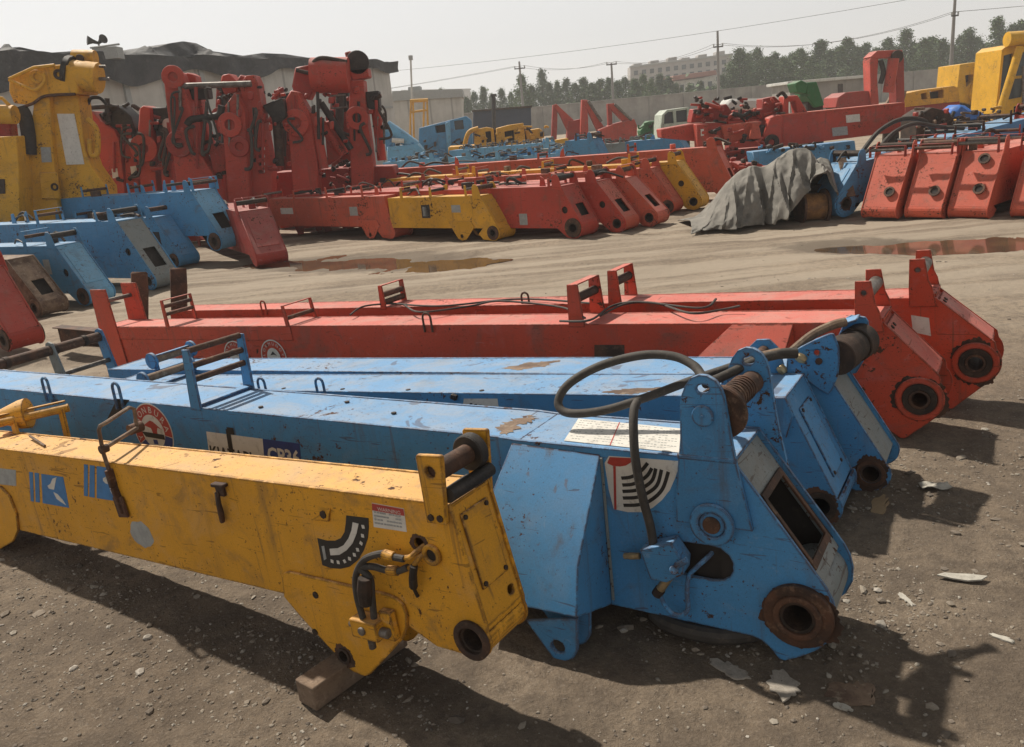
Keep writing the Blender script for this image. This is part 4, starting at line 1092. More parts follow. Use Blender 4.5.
mid_boom(110, 246, -22, 7, .44, 1.22, 'blue_light', 'pale blue boom at the back of the left stack, below the yellow crane', g_, brs=(.8, 2.0, 3.0, 4.3))
mid_boom(256, 267, -60, 4.5, .50, .84, 'red_dark', 'dull red boom head tilted to the ground at the end of the blue stack', None, hx=.48, brs=(.55,), holes=False)

# rusty bracket pair behind the red tails
# middle row of red and yellow booms
ca = R(-40)
g_ = 'red and yellow booms in the middle row'
h0 = G(494, 241)
mid_boom(494, 241, -40, 2.35, .42, .72, 'yellow', 'yellow boom in the middle row, in line with a long red one', g_, hx=.20, zb=.20, brs=(.5, 1.3, 2.0), foot=.1, sticker=[(-1.45, .48, .2, .22, 'sticker_black'), (-1.45, .48, .14, .16, 'sticker_grey'), (-.75, .52, .2, .12, 'sticker_grey')], tail_foot=False)
b = h0 - V((math.cos(ca), math.sin(ca), 0)) * 2.4
def g2p(P):
    d = P - CC; z = d.dot(_f); return IW / 2 + FPX * d.dot(CR) / z, IH / 2 - FPX * d.dot(CU) / z
q = g2p(b)
mid_boom(q[0], q[1], -40, 4.3, .46, .76, 'red_orange', 'long red boom with two grey stickers, joined to the yellow one in line', g_, hx=.05, rp=.12, zb=.22, lug=False, brs=(.6, 1.6, 2.6, 3.6), foot=.1, sticker=[(-.9, .50, .22, .16, 'sticker_grey'), (-2.9, .52, .4, .12, 'sticker_white')], holes=False)
mid_boom(574, 239, -40, 7, .46, .80, 'red', 'broad red boom with two round bosses, right of the yellow one', g_, hx=.18, rp=.17, brs=(.4, 1.9, 3.6, 5.0), win=True, oval=True, sticker=[(-.95, .30, .16, .18, 'sticker_grey')])
mid_boom(618, 233, -38, 7, .46, .80, 'red', 'red boom head with a pale rim round its dark opening', g_, hx=.34, win=True, brs=(.5, 2.1, 3.4), end_mat='red_orange', oval=True, rp=.15)
mid_boom(650, 227, -36, 7, .44, .78, 'red_orange', 'sunned red boom head with a dark square hole, nearest the tarpaulin', g_, hx=.40, win=True, brs=(.5, 1.8, 3.2, 4.8), rp=.15)
mid_boom(668, 214, -34, 8, .42, .80, 'red_orange', 'orange red boom head behind the one nearest the tarpaulin', g_, hx=.30, brs=(.6, 2.2, 4.0))
mid_boom(694, 210, -32, 9, .42, .86, 'yellow', 'long yellow boom lying among red ones, its head near the tarpaulin', g_, hx=.30, oval=True, brs=(1.2, 3.0, 5.0), rp=.15)
mid_boom(730, 200, -30, 8, .42, 1.0, 'red_orange', 'upright red boom head behind the yellow one, left of the tarpaulin', g_, hx=.25, win=True, brs=(.4, 2.0, 4.0))
mid_boom(660, 196, -32, 9, .40, .74, 'yellow', 'second yellow boom, further back in the middle row', g_, hx=.3, brs=(1.0, 2.8, 4.6), lug=False)
mid_boom(560, 206, -34, 8, .44, .72, 'red', 'red boom half hidden behind the middle row, topped with brackets', g_, brs=(.5, 1.2, 2.0, 3.0, 4.2), brmat='red_dark')
mid_boom(500, 208, -36, 7, .44, .80, 'red_dark', 'dull red boom behind the long red and yellow pair', g_, brs=(.3, 1.0, 2.0, 3.2, 4.4))

# row of blue booms behind them
g_ = 'blue booms behind the red row'
for i, (px, py, a, L, H, mt, lb) in enumerate([
    (446, 183, -14, 2.2, .86, 'blue_light', 'blue boom block below the blue cab, left end of the far blue row'),
    (484, 186, -22, 1.1, .92, 'blue_light', 'short blue boom end with a white patch, below the yellow machine'),
    (513, 184, -24, 1.6, .80, 'blue_light', 'light blue boom with a white patch below the front of the yellow machine'),
    (545, 181, -28, 2.0, .86, 'blue', 'blue boom end right of the two with white patches'),
    (578, 180, -28, 2.4, .80, 'blue_light', 'light blue boom lying below the leftmost red frame'),
    (606, 181, -34, 1.2, 1.15, 'blue', 'tall blue boom head below the rightmost red frame'),
    (560, 168, -24, 4.5, .95, 'blue_light', 'light topped blue boom behind the far blue row'),
    (646, 166, -26, 4.5, .80, 'blue_grey', 'greyish blue boom below the green machine'),
    (690, 168, -30, 2.0, .90, 'blue', 'deep blue boom below the pale green cab')]):
    mid_boom(px, py, a, L, .55, H, mt, lb, g_, brs=tuple(np.arange(.35, L - .3, .5)), junk=int(L * 5), win=(i % 2 == 0), brmat=random.choice(('blue', 'blue_grey', 'rust')), sticker=[(-1.0, .5, .35, .2, 'sticker_white')] if i in (1, 2) else None)

# blue boom beside the tarpaulin
tb_ = mid_boom(846, 217, 201, 6.5, .55, .74, 'blue', 'blue boom with a light top running back from beside the tarpaulin', None, hx=.26, rp=.20, brs=(.35, 1.6, 2.2, 2.8, 3.4, 4.2), brmat='rust_dark', end_mat='blue', flip=True, roll=5.5)
MB().tube(smooth_path([(-.8, .1, .8), (-1.1, .15, 1.05), (-1.5, .2, 1.15), (-1.9, .25, 1.05), (-2.1, .3, .8)]), .035, 8).build('hydraulic_hose', 'rubber', tb_)
MB().tube(smooth_path([(-.9, .3, .8), (-1.2, .32, 1.0), (-1.6, .34, 1.06), (-2.0, .36, .95), (-2.6, .36, .80)]), .03, 8).build('hydraulic_hose', 'rubber', tb_)
MB().beam((-.30, .20, .80), (-.05, .62, .30), .12, .03).build('prop_plate', 'tan', tb_, .004)

# red heads at the right
g_ = 'red boom heads at the right'
for px, py, lb, kw in [
    (864, 218, 'leftmost of the big red boom heads at right, beside the blue boom', dict(sticker=None)),
    (907, 218, 'big red boom head with one hole, between two of the same kind', dict(oval=False)),
    (950, 218, 'big red boom head with two round holes, second from the right edge', dict(oval=False)),
    (1012, 217, 'big red boom head cut off by the right edge', dict())]:
    t = mid_boom(px, py, 220, 6, .50, .86, 'red_orange', lb, g_, hx=.30, rp=.11, brs=(.12, 1.4, 2.6, 3.6, 4.4), holes=False, door=False, lug=True, brmat='red_dark', **kw)
    pa, pb = (-.30, .86), (.11 * .82, .11 * 1.57); L_ = (V((*pb, 0)) - V((*pa, 0))).length
    d0 = (V((pb[0], 0, pb[1])) - V((pa[0], 0, pa[1]))).normalized(); en = -V((0, 1, 0)).cross(d0)
    hl = [(.30, .72)] if px < 1000 else [(.3, .75)]
    if px == 950: hl = [(.33, .70), (.40, .16)]
    for fy, fs in hl:
        p = slope_pt(pa, pb, .50 * (1 - fy), L_ * fs, .01)
        MB().ring(p, p + en * .02, .075, .05, 18).build('hole_rim', 'rust', t); MB().cyl(p, p + en * .006, .0505, 16).build('bore_shade', 'shade_fill', t)  # plate is uncut, a dark disc paints the shade of each hole
for px, py, H, lb in ((1000, 190, 1.15, 'red boom top behind the four big heads at right'), (1060, 186, 1.2, 'red boom at the right edge below the yellow cab')):
    mid_boom(px, py, 215, 7, .55, H, 'red', lb, g_, brs=(.5, 1.5, 2.5, 3.5, 4.5, 5.5), brmat='red_dark')

# ------------------------------------------------------------------ standing machines, built at their own distance
class Built:
    def __init__(s, name, label, cat, px, D, group=None):
        p = T(px, 0, D); s.D = D; s.o = V((p.x, D, 0)); s.t = thing(name, label, cat, s.o, group)
    def pt(s, q, dy=0.0):
        p = T(q[0], q[1], s.D + dy); return p - s.o
    def tr(s, name, pts, dy0, dy1, mat, par=None, bev=.02, holes=()):
        P = [(v.x, v.z) for v in (s.pt(q, dy0) for q in pts)]
        Hs = [[(v.x, v.z) for v in (s.pt(q, dy0) for q in h)] for h in holes]
        return MB().side(P, dy0, dy1, Hs).build(name, mat, par or s.t, bev, 1)
    def tube(s, name, pts, r, mat, dy=0.0, par=None, seg=12, smooth=False):
        P = [s.pt(q, dy if len(q) < 3 else q[2]) for q in pts]
        if smooth: P = smooth_path(P, 5)
        return MB().tube(P, r, seg).build(name, mat, par or s.t)
    def disc(s, name, q, r, dy0, dy1, mat, par=None, ri=0.0):
        c = s.pt(q, dy0); c.y = 0
        m = MB()
        if ri: m.ring(c + V((0, dy0, 0)), c + V((0, dy1, 0)), r, ri, 22)
        else: m.cyl(c + V((0, dy0, 0)), c + V((0, dy1, 0)), r, 22)
        return m.build(name, mat, par or s.t, .01)
    def ground(s, px, py):  # pixel of the ground at this distance
        return g2p(V((T(px, py, s.D).x, s.D, 0)))[1]

zA = lambda *ps: [(x / 4.395, 30 + y / 4.395) for x, y in ps]
zB = lambda *ps: [(120 + x / 3.657, 40 + y / 3.657) for x, y in ps]
zC = lambda *ps: [(620 + x / 3.938, 20 + y / 3.938) for x, y in ps]
zD = lambda *ps: [(820 + x / 3.397, 10 + y / 3.397) for x, y in ps]
zE = lambda *ps: [(380 + x / 3.657, 60 + y / 3.657) for x, y in ps]
def ext(b, pts, lo_px, lo_px2):
    """carry a traced leg down to the ground at its distance"""
    return pts + [(lo_px2, b.ground(lo_px2, 200)), (lo_px, b.ground(lo_px, 200))]

# yellow folded crane
b = Built('folded_crane', 'tall folded yellow crane with a long white panel, in front of the shed', 'crane', 70, 16)
b.tr('mast', ext(b, zA((135, 420), (150, 300), (215, 288), (225, 480), (245, 690)), 24, 66), -.25, .45, 'yellow')
b.tr('mast_face', ext(b, zA((215, 288), (340, 282), (372, 520), (400, 600), (465, 690)), 60, 112), -.1, .4, 'yellow')
b.tr('white_panel', zA((250, 368), (325, 368), (370, 590), (292, 592)), -.115, -.101, 'sticker_white', None, 0)
b.tr('vent', zA((178, 515), (220, 515), (226, 580), (184, 582)), -.27, -.251, 'sticker_grey', None, 0)
b.tr('head', zA((40, 215), (95, 180), (150, 158), (270, 150), (325, 160), (345, 280), (215, 285), (130, 330), (60, 322), (38, 270)), -.3, .5, 'yellow')
b.tube('head_drum', zA((325, 200), (436, 212)), .27, 'yellow', -.05)
b.tube('drum_band', zA((296, 185), (318, 190)), .30, 'grease', -.05)
b.tube('top_cylinder', zA((325, 122), (420, 124)), .14, 'yellow', .2)
b.disc('pivot_boss', zA((348, 124))[0], .07, -.02, .03, 'rust_dark')
b.disc('pivot_boss', zA((158, 205))[0], .12, -.34, -.30, 'yellow', ri=.05); b.disc('pivot_boss', zA((255, 195))[0], .09, -.34, -.30, 'rust_dark', ri=.04)
b.tube('black_pipe', zA((90, 345), (110, 380), (125, 460), (130, 545)), .12, 'grease', -.3, smooth=True)
b.tube('handrail', zA((40, 215), (150, 165), (240, 155)), .03, 'yellow', -.4); b.tube('handrail', zA((40, 218), (110, 250), (160, 262), (195, 225), (190, 190)), .03, 'yellow', -.4, smooth=True)
b.tube('pipe_run', zA((60, 350), (140, 325), (200, 290), (330, 282)), .025, 'rust', -.32, smooth=True)
b.tube('side_handle', zA((385, 390), (425, 440), (428, 540), (400, 545), (395, 480)), .05, 'yellow', -.05, smooth=True)
b.tube('drum_rod', zA((436, 160), (465, 160)), .025, 'steel', -.1); b.tube('drum_rod', zA((436, 215), (482, 215)), .03, 'steel', -.1)
b.tr('shackle_plate', zA((170, 625), (250, 625), (262, 745), (180, 745)), -.30, -.252, 'yellow'); b.disc('shackle_eye', zA((238, 690))[0], .07, -.33, -.301, 'rust_dark', ri=.035)
b.tube('loose_hose', zA((340, 290), (380, 330), (400, 300), (440, 300), (470, 330)), .03, 'grease', .3, smooth=True)
b = Built('folded_crane', 'second yellow crane cut off by the left edge', 'crane', 6, 15.5)
b.tr('mast', ext(b, zA((-60, 470), (70, 465), (82, 600)), -26, 21), -.2, .5, 'yellow'); b.tube('head_drum', zA((-60, 370), (68, 372)), .16, 'yellow', -.2)
b.tr('neck', zA((-50, 380), (40, 380), (50, 470), (-50, 470)), .05, .3, 'red_dark'); b.tr('step_plate', zA((-10, 655), (20, 655), (22, 720), (-10, 720)), -.22, -.201, 'rust_dark')
b.tube('top_rail', zA((-30, 295), (10, 300), (40, 330)), .03, 'yellow', -.2)

for px_, lb_, ys in ((139, 'rusty brown upright bracket left of two behind the red boom tail', 272), (178, 'rusty brown upright bracket beside the red boom tail post', 268)):
    b = Built('upright_bracket', lb_, 'bracket', px_, 8.6 if px_ < 150 else 8.9)
    b.tr('post', ext(b, [(px_ - 9, ys), (px_ + 8, ys), (px_ + 9, ys + 18)], px_ - 7, px_ + 9), 0, .03, 'rust'); b.tr('post', ext(b, [(px_ - 9, ys), (px_ + 8, ys), (px_ + 9, ys + 18)], px_ - 7, px_ + 9), .25, .28, 'rust')
    b.tube('cross_bar', [(px_, ys + 10, .031), (px_, ys + 10, .249)], .03, 'steel')
# red folded cranes, left to right
def clutter(b, x0, x1, y0, y1, n, mats=('red_dark', 'rust_dark', 'grease'), dy=(-.3, .3), seed=1):
    r = random.Random(seed)
    for i in range(int(n * 1.8)):
        p = (r.uniform(x0, x1), r.uniform(y0, y1)); l = r.uniform(4, 13)
        k_ = r.random()
        if k_ < .5:
            q = [p, (p[0] + l * r.uniform(-.5, .5), p[1] + l * .35 * r.uniform(-1, 1)), (p[0] + l * r.uniform(.2, 1), p[1] + r.uniform(-4, 4))]
            b.tube('hydraulic_hose', q, r.uniform(.025, .05), r.choice(mats), r.uniform(*dy), smooth=True, seg=8)
        else:
            w_, h_ = r.uniform(2, 5), r.uniform(2, 5)
            d_ = r.uniform(*dy)
            b.tr('valve_block', [(p[0], p[1]), (p[0] + w_, p[1] - .5), (p[0] + w_ * .9, p[1] + h_), (p[0], p[1] + h_)], d_, d_ + .15, r.choice(mats))
b = Built('folded_crane', 'low red folded crane with two white labels, right of the tall yellow crane', 'crane', 115, 18)
b.tr('boom_leg', ext(b, zA((385, 365), (405, 355), (440, 400), (500, 440), (522, 480), (548, 700)), 104, 124), -.2, .3, 'red'); b.tr('boom_leg', ext(b, zA((548, 505), (598, 480), (612, 700)), 126, 140), -.1, .35, 'red')
b.tr('white_label', zA((490, 610), (515, 608), (520, 650), (495, 652)), -.215, -.201, 'sticker_white', None, 0); b.tr('white_label', zA((572, 600), (598, 597), (604, 638), (578, 640)), -.115, -.101, 'sticker_white', None, 0)
b.tr('winch', zA((430, 370), (520, 330), (575, 380), (600, 450), (560, 480), (500, 440)), -.05, .5, 'grease'); b.tube('winch_rail', zA((400, 340), (480, 335), (520, 340)), .05, 'rust_dark', -.1)
b.tube('winch_post', zA((470, 300), (480, 400)), .05, 'grease', -.1); clutter(b, 95, 135, 102, 140, 10, seed=3); clutter(b, 100, 138, 150, 190, 8, seed=31)
b = Built('folded_crane', 'narrow red folded crane standing left of the twin-lobed one', 'crane', 158, 18)
b.tr('boom_leg', ext(b, zA((600, 520), (612, 345), (632, 330), (655, 342), (668, 480)), 146, 162), -.2, .3, 'red'); b.tr('boom_leg', ext(b, zA((705, 485), (725, 470), (752, 485)), 163, 175), -.15, .3, 'red')
b.disc('pivot_boss', zA((630, 520))[0], .28, -.28, -.2, 'red', ri=.1); b.tr('winch', zA((660, 340), (745, 340), (760, 470), (690, 480)), .0, .5, 'grease'); b.disc('lamp', zA((738, 415))[0], .12, -.1, .0, 'sticker_white'); clutter(b, 148, 172, 108, 185, 14, seed=4)
b = Built('folded_crane', 'twin-lobed red folded crane with a grey bar across its top', 'crane', 192, 17.5)
b.tr('boom_leg', ext(b, zB((165, 200), (160, 150), (172, 118), (192, 110), (212, 118), (224, 150), (245, 215), (262, 262), (270, 380), (345, 500)), 184, 216), -.3, .2, 'red')
b.tr('boom_leg', zB((222, 150), (228, 125), (250, 118), (275, 130), (290, 200), (318, 330), (345, 420), (300, 420), (262, 300)), .25, .6, 'red')
b.disc('pivot_boss', zB((192, 135))[0], .22, -.36, -.3, 'red', ri=.09); b.disc('pivot_boss', zB((215, 380))[0], .26, -.38, -.3, 'red_dark', ri=.1)
b.tube('top_bar', zB((200, 170), (480, 160)), .06, 'steel', -.25); b.tube('hose_bundle', zB((245, 310), (260, 292), (300, 285), (360, 275), (372, 240)), .07, 'grease', -.35, smooth=True)
b.tr('knuckle', zB((320, 380), (375, 378), (400, 420), (390, 480), (340, 490)), -.1, .4, 'red'); b.tr('winch', zB((200, 175), (320, 175), (325, 215), (240, 220)), .0, .3, 'grease')
clutter(b, 175, 228, 130, 190, 16, seed=5)
b = Built('folded_crane', 'red folded crane with a ladder-like rack, third from the right', 'crane', 246, 17.5)
b.tr('boom_leg', ext(b, zB((440, 160), (460, 130), (490, 128), (505, 160), (525, 300), (555, 470)), 250, 272), -.1, .35, 'red', holes=[zB(*[(505, 392 + i * 28), (528, 390 + i * 28), (530, 402 + i * 28), (507, 405 + i * 28)]) for i in range(4)])
b.tr('boom_leg', ext(b, zB((375, 330), (380, 245), (420, 190), (455, 260), (462, 370), (472, 540)), 231, 249), -.35, .05, 'red'); b.disc('pivot_boss', zB((400, 310))[0], .24, -.43, -.35, 'red', ri=.1); b.disc('pivot_boss', zB((435, 390))[0], .2, -.43, -.35, 'red_dark', ri=.08)
b.tr('top_lobe', zB((365, 160), (372, 128), (400, 122), (425, 150), (430, 190), (380, 200)), .0, .5, 'red'); b.tr('top_lobe', zB((425, 150), (440, 125), (462, 140), (465, 180), (430, 190)), .1, .5, 'red_dark')
b.tube('hydraulic_cylinder', zB((572, 290), (585, 460)), .09, 'rust_dark', .1); b.tr('winch', zB((520, 240), (590, 210), (610, 280), (570, 310)), .0, .4, 'grease'); clutter(b, 225, 285, 85, 185, 20, seed=6)
b = Built('folded_crane', 'red folded crane with a big red drum and slanting black cylinders on top', 'crane', 310, 18)
b.tr('boom_leg', ext(b, zB((612, 300), (606, 215), (625, 183), (650, 190), (692, 262), (722, 460)), 296, 320), -.3, .15, 'red'); b.disc('pivot_boss', zB((642, 302))[0], .27, -.38, -.3, 'red', ri=.11)
b.tube('hydraulic_cylinder', zB((705, 265), (745, 470)), .11, 'red', -.15); b.tube('hydraulic_cylinder', zB((735, 230), (845, 400)), .07, 'grease', .1); b.tube('hydraulic_cylinder', zB((725, 290), (815, 420)), .10, 'red', .2)
b.tr('diagonal_arm', zB((745, 300), (775, 290), (830, 410), (760, 460)), .2, .45, 'red'); b.tube('drum', zB((702, 130), (838, 128)), .35, 'red', .1)
b.tr('drum_plate', zB((628, 170), (640, 100), (705, 88), (720, 160), (690, 220), (640, 200)), .1, .5, 'red_dark'); b.tube('cage_rail', zB((645, 110), (700, 120), (705, 85), (740, 65), (830, 80)), .04, 'rust_dark', -.1, smooth=True)
b.tube('wire_frame', zB((770, 205), (825, 200), (830, 245), (775, 250), (770, 205)), .02, 'steel', .0); clutter(b, 290, 345, 95, 195, 16, seed=7)
b = Built('folded_crane', 'rightmost red folded crane with a black sheave on top', 'crane', 362, 18.5)
b.tr('boom_leg', ext(b, zB((836, 250), (842, 145), (890, 145), (900, 260), (925, 450)), 352, 374), -.25, .25, 'red'); b.disc('pivot_boss', zB((866, 285))[0], .24, -.33, -.25, 'red', ri=.1)
b.tube('hydraulic_cylinder', zB((935, 255), (958, 440)), .10, 'red', -.1); b.tr('sheave_box', zB((820, 45), (840, 40), (885, 55), (898, 100), (840, 110)), -.1, .4, 'red_dark'); b.disc('sheave', zB((868, 82))[0], .24, -.2, -.1, 'grease')
b.tr('top_arm', zB((835, 110), (905, 100), (910, 135), (850, 150)), -.2, .3, 'red'); b.tr('winch', zB((895, 190), (945, 185), (950, 260), (905, 250)), -.1, .3, 'grease')
b.tr('base_frame', ext(b, zB((560, 485), (760, 470), (1000, 460), (1012, 500)), 280, 394), .0, .8, 'red_dark'); clutter(b, 318, 392, 162, 196, 22, seed=8); clutter(b, 352, 385, 85, 130, 8, seed=9)

# fittings that run over the folded cranes' faces
def fittings(b, x0, x1, y0, y1, dy, seed, n=7):
    r = random.Random(seed)
    for i in range(n):
        x = r.uniform(x0, x1); ya = r.uniform(y0, y0 + (y1 - y0) * .45); yb_ = ya + r.uniform(.25, .6) * (y1 - y0)
        k_ = r.random()
        if k_ < .35: b.tube('hydraulic_pipe', [(x, ya), (x + r.uniform(-1, 2), yb_)], r.uniform(.02, .035), r.choice(('grease', 'steel', 'red_dark')), dy - .04, seg=8)
        elif k_ < .7: b.tube('hydraulic_hose', [(x, ya), (x + r.uniform(-9, 9), ya + r.uniform(2, 8)), (x + r.uniform(-8, 10), yb_ - 4), (x + r.uniform(-3, 3), yb_)], r.uniform(.022, .035), 'rubber', dy - .08, seg=8, smooth=True)
        else:
            w_, h_ = r.uniform(2.5, 6), r.uniform(4, 10)
            p_ = b.tr('bolted_plate', [(x, ya), (x + w_, ya - .6), (x + w_, ya + h_), (x, ya + h_ + .5)], dy - .06, dy - .002, r.choice(('red', 'red_dark', 'rust_dark')))
for b_, args in zip([o for o in bpy.data.objects if o.name.startswith('folded_crane') and o.parent is None][2:], (
        (110, 138, 120, 178, -.2, 1), (146, 172, 115, 180, -.2, 2), (170, 212, 85, 180, -.3, 3), (228, 270, 90, 180, -.35, 4), (288, 330, 90, 170, -.3, 5), (350, 385, 85, 170, -.25, 6))):
    bb_ = Built.__new__(Built); bb_.t = b_; bb_.o = b_.location.copy(); bb_.D = bb_.o.y
    fittings(bb_, *args, n=11)
# a second rank of folded cranes glimpsed between the first
for i_, (px_, D_, yt_, lb_) in enumerate([
    (101, 21, 112, 'dark red crane glimpsed between the yellow crane and the low red one'),
    (172, 21, 104, 'dark red crane glimpsed behind the narrow and twin-lobed red cranes'),
    (224, 20.5, 82, 'dark red crane glimpsed behind the ladder-racked crane'),
    (281, 20.5, 86, 'dark red crane glimpsed left of the crane with the big drum'),
    (338, 21, 84, 'dark red crane glimpsed below the big drum, before the shed')]):
    r_ = random.Random(40 + i_); b = Built('folded_crane', lb_, 'crane', px_, D_)
    w_ = r_.uniform(7, 10)
    b.tr('boom_leg', ext(b, [(px_ - w_, yt_ + 30), (px_ - w_ + 1, yt_ + 6), (px_ - w_ + 5, yt_), (px_ - 1, yt_ + 3), (px_ + 1, yt_ + 40)], px_ - w_ + 3, px_ + 2), -.2, .3, 'red_dark')
    b.tr('boom_leg', ext(b, [(px_ + 3, yt_ + 26), (px_ + 6, yt_ + 14), (px_ + 12, yt_ + 16), (px_ + 14, yt_ + 50)], px_ + 5, px_ + 15), .0, .4, 'red_dark')
    b.tube('hydraulic_cylinder', [(px_ + 2, yt_ + 12), (px_ + 1, yt_ + 70)], .10, 'grease', -.3); b.tr('winch', [(px_ - 2, yt_ + 8), (px_ + 10, yt_ + 6), (px_ + 12, yt_ + 26), (px_, yt_ + 30)], -.1, .4, 'grease')
    b.disc('pivot_boss', (px_ - w_ * .5, yt_ + 34), .2, -.28, -.2, 'red_dark', ri=.08)
    clutter(b, px_ - 10, px_ + 14, yt_ + 5, yt_ + 80, 14, ('red_dark', 'grease', 'rust_dark', 'red'), (-.45, -.2), seed=60 + i_)
# machines in the middle distance
def gy(b, px): return b.ground(px, 150)
b = Built('knuckle_crane', 'blue knuckle crane bent over beside the blue cab', 'crane', 402, 38)
b.tube('arm', [(386, 126), (398, 134), (416, 147)], .28, 'blue_light', 0); b.tube('post', [(388, 127), (391, 150)], .22, 'blue', 0); b.tr('base', [(387, 147), (418, 144), (423, 150), (422, gy(b, 422)), (388, gy(b, 388))], -.3, .8, 'blue_light')
b.tube('ram', [(392, 140), (404, 141)], .1, 'sticker_white', -.3); clutter(b, 388, 420, 140, 158, 8, ('blue', 'rust_dark'), seed=10)
b = Built('truck_cab', 'old blue truck cab with two dark windows', 'truck cab', 445, 42)
b.tr('body', [(419, 128), (466, 116), (471, 120), (474, gy(b, 474)), (418, gy(b, 418))], 0, 2.0, 'blue', holes=[[(435, 126), (445, 124), (446, 132), (436, 133)], [(454, 121), (463, 120), (464, 129), (455, 130)]])
b.tr('shade_backing', [(436, 124), (446, 122), (447, 134), (437, 135)], .3, .4, 'shade_fill'); b.tr('window', [(453, 120), (464, 118), (465, 131), (454, 132)], .15, .2, 'glass')  # first sheet is dark to paint the shade behind the open window
b.tr('trim', [(445, 123), (450, 121), (452, gy(b, 452)), (448, gy(b, 448))], -.08, -.01, 'blue_light'); clutter(b, 422, 470, 140, 156, 10, ('blue', 'rust_dark'), (-.5, -.1), seed=12)
b = Built('dark_container', 'dark blue flat-roofed container behind the yellow machine', 'container', 502, 58)
b.tr('body', [(473, 111), (531, 107), (532, gy(b, 532)), (473, gy(b, 473))], 0, 4, plain('dark blue sheet steel', (.035, .05, .085), .6, .2, 3)); b.tr('roof', [(472, 110), (532, 105.5), (532, 107.5), (472, 112)], -.3, 4.2, 'rust_dark')
b = Built('stove_pipe', 'thin dark pipe rising beside the dark container', 'pipe', 494, 55)
b.tube('pipe', [(493.5, 95), (494.5, gy(b, 494))], .13, 'grease'); b.tube('cap', [(493.4, 94), (493.6, 96.5)], .2, 'grease')
b = Built('engine_deck', 'yellow machine body with open engine bays, in front of the dark container', 'machine body', 500, 38)
b.tr('deck', zE((250, 318), (350, 312), (420, 340), (480, 330), (600, 300), (600, 345), (420, 350), (250, 352)), -.8, 1.4, 'yellow')
b.tr('engine_cover', zE((345, 255), (390, 245), (415, 250), (425, 340), (345, 350)), -.6, .8, 'yellow', holes=[zE((385, 262), (405, 260), (408, 300), (390, 305))]); b.tr('engine_cover', zE((425, 250), (470, 238), (525, 230), (535, 330), (425, 335)), -.7, .7, 'yellow', holes=[zE((455, 262), (490, 256), (492, 300), (460, 305))])
b.tr('engine_cover', zE((530, 258), (585, 250), (600, 265), (600, 285), (540, 300)), -.5, .8, 'yellow'); b.tr('rear_plate', zE((380, 255), (530, 250), (540, 320), (380, 330)), .0, .1, 'rust_dark')
b.tube('bent_pipe', zE((310, 310), (325, 265), (360, 250)), .1, 'yellow', -.6, smooth=True); b.tr('white_tag', zE((458, 290), (468, 289), (468, 300), (458, 301)), -.73, -.701, 'sticker_white', None, 0)
b.tr('undercarriage', [(450, 156), (545, 150), (548, gy(b, 548)), (450, gy(b, 450))], -.4, 1.2, 'rust_dark'); clutter(b, 470, 545, 125, 152, 16, ('yellow', 'rust_dark', 'yellow'), (-.9, -.6), seed=13)
b = Built('machine_boom', 'flat yellow boom lying right of the yellow machine body', 'crane boom', 560, 36)
b.tr('section', [(528, 145), (568, 138), (569, 144), (530, 152)], -.3, .4, 'yellow'); b.tr('support', [(535, 150), (562, 145), (563, gy(b, 563)), (536, gy(b, 536))], .0, .3, 'red_dark')
# three red A-shaped arms
for k_, (x0, lb) in enumerate(((0, 'red triangular arm frame, leftmost of three beyond the blue row'), (1, 'tallest of the three red triangular arm frames beyond the blue row'), (2, 'red triangular arm frame with a solid base, right of its two like'))):
    b = Built('arm_frame', lb, 'crane arm', (562, 592, 620)[k_], 46 - k_, 'red triangular arm frames')
    if k_ == 0:
        b.tr('upright', ext(b, zE((632, 165), (650, 165), (648, 250)), 551, 556), 0, .5, 'red_dark'); b.tr('slanting_arm', zE((632, 165), (645, 160), (720, 230), (740, 290), (690, 270), (655, 195)), -.1, .4, 'red'); b.tr('base', ext(b, zE((690, 225), (735, 215), (750, 290)), 566, 586), -.2, .7, 'red_dark')
    elif k_ == 1:
        b.tr('upright', ext(b, zE((738, 145), (758, 145), (762, 250)), 580, 588), 0, .5, 'red'); b.tr('slanting_arm', zE((738, 145), (765, 148), (800, 215), (830, 260), (800, 270), (762, 190)), -.1, .4, 'red'); b.tube('ram', zE((762, 150), (810, 225)), .08, 'steel', -.25)
    else:
        b.tr('upright', zE((832, 160), (848, 158), (850, 240), (836, 245)), 0, .5, 'red_dark'); b.tr('slanting_arm', zE((832, 160), (855, 158), (900, 205), (925, 225), (890, 225), (850, 185)), -.1, .4, 'red'); b.tr('base', ext(b, zE((800, 255), (850, 235), (930, 215), (940, 240)), 600, 637), -.2, .8, 'red')
        b.tube('ram', zE((858, 162), (920, 220)), .07, 'steel', -.25)
b = Built('green_engine', 'bright green engine block lying left of the pale green cab', 'engine', 650, 40)
b.tr('block', [(640, 131), (648, 121), (660, 120), (663, 128), (660, 140), (642, 141)], -.3, .5, 'green'); b.tr('stand', [(642, 140), (660, 139), (660, gy(b, 660)), (642, gy(b, 642))], .0, .4, 'rust_dark'); clutter(b, 638, 660, 120, 138, 10, ('green', 'rust_dark', 'green'), (-.5, -.2), seed=14)
b = Built('truck_cab', 'pale green truck cab with big windows, on the red machinery', 'truck cab', 676, 34)
b.tr('shell', [(661, 127), (662, 115), (667, 110), (689, 107), (690, 124), (690, 140), (661, 142)], 0, 1.5, 'cream', holes=[[(664, 124), (664.5, 115), (668, 112), (673, 111.5), (674, 123)], [(676.5, 122.5), (676, 111), (687, 109.5), (687.5, 121.5)]])
b.tr('window', [(663, 125), (663.5, 114), (668, 111), (688, 108.5), (688.5, 122.5)], .15, .2, 'glass'); b.tr('lower_body', [(661, 140), (690, 138), (690, gy(b, 690)), (661, gy(b, 661))], .1, 1.4, 'rust_dark')
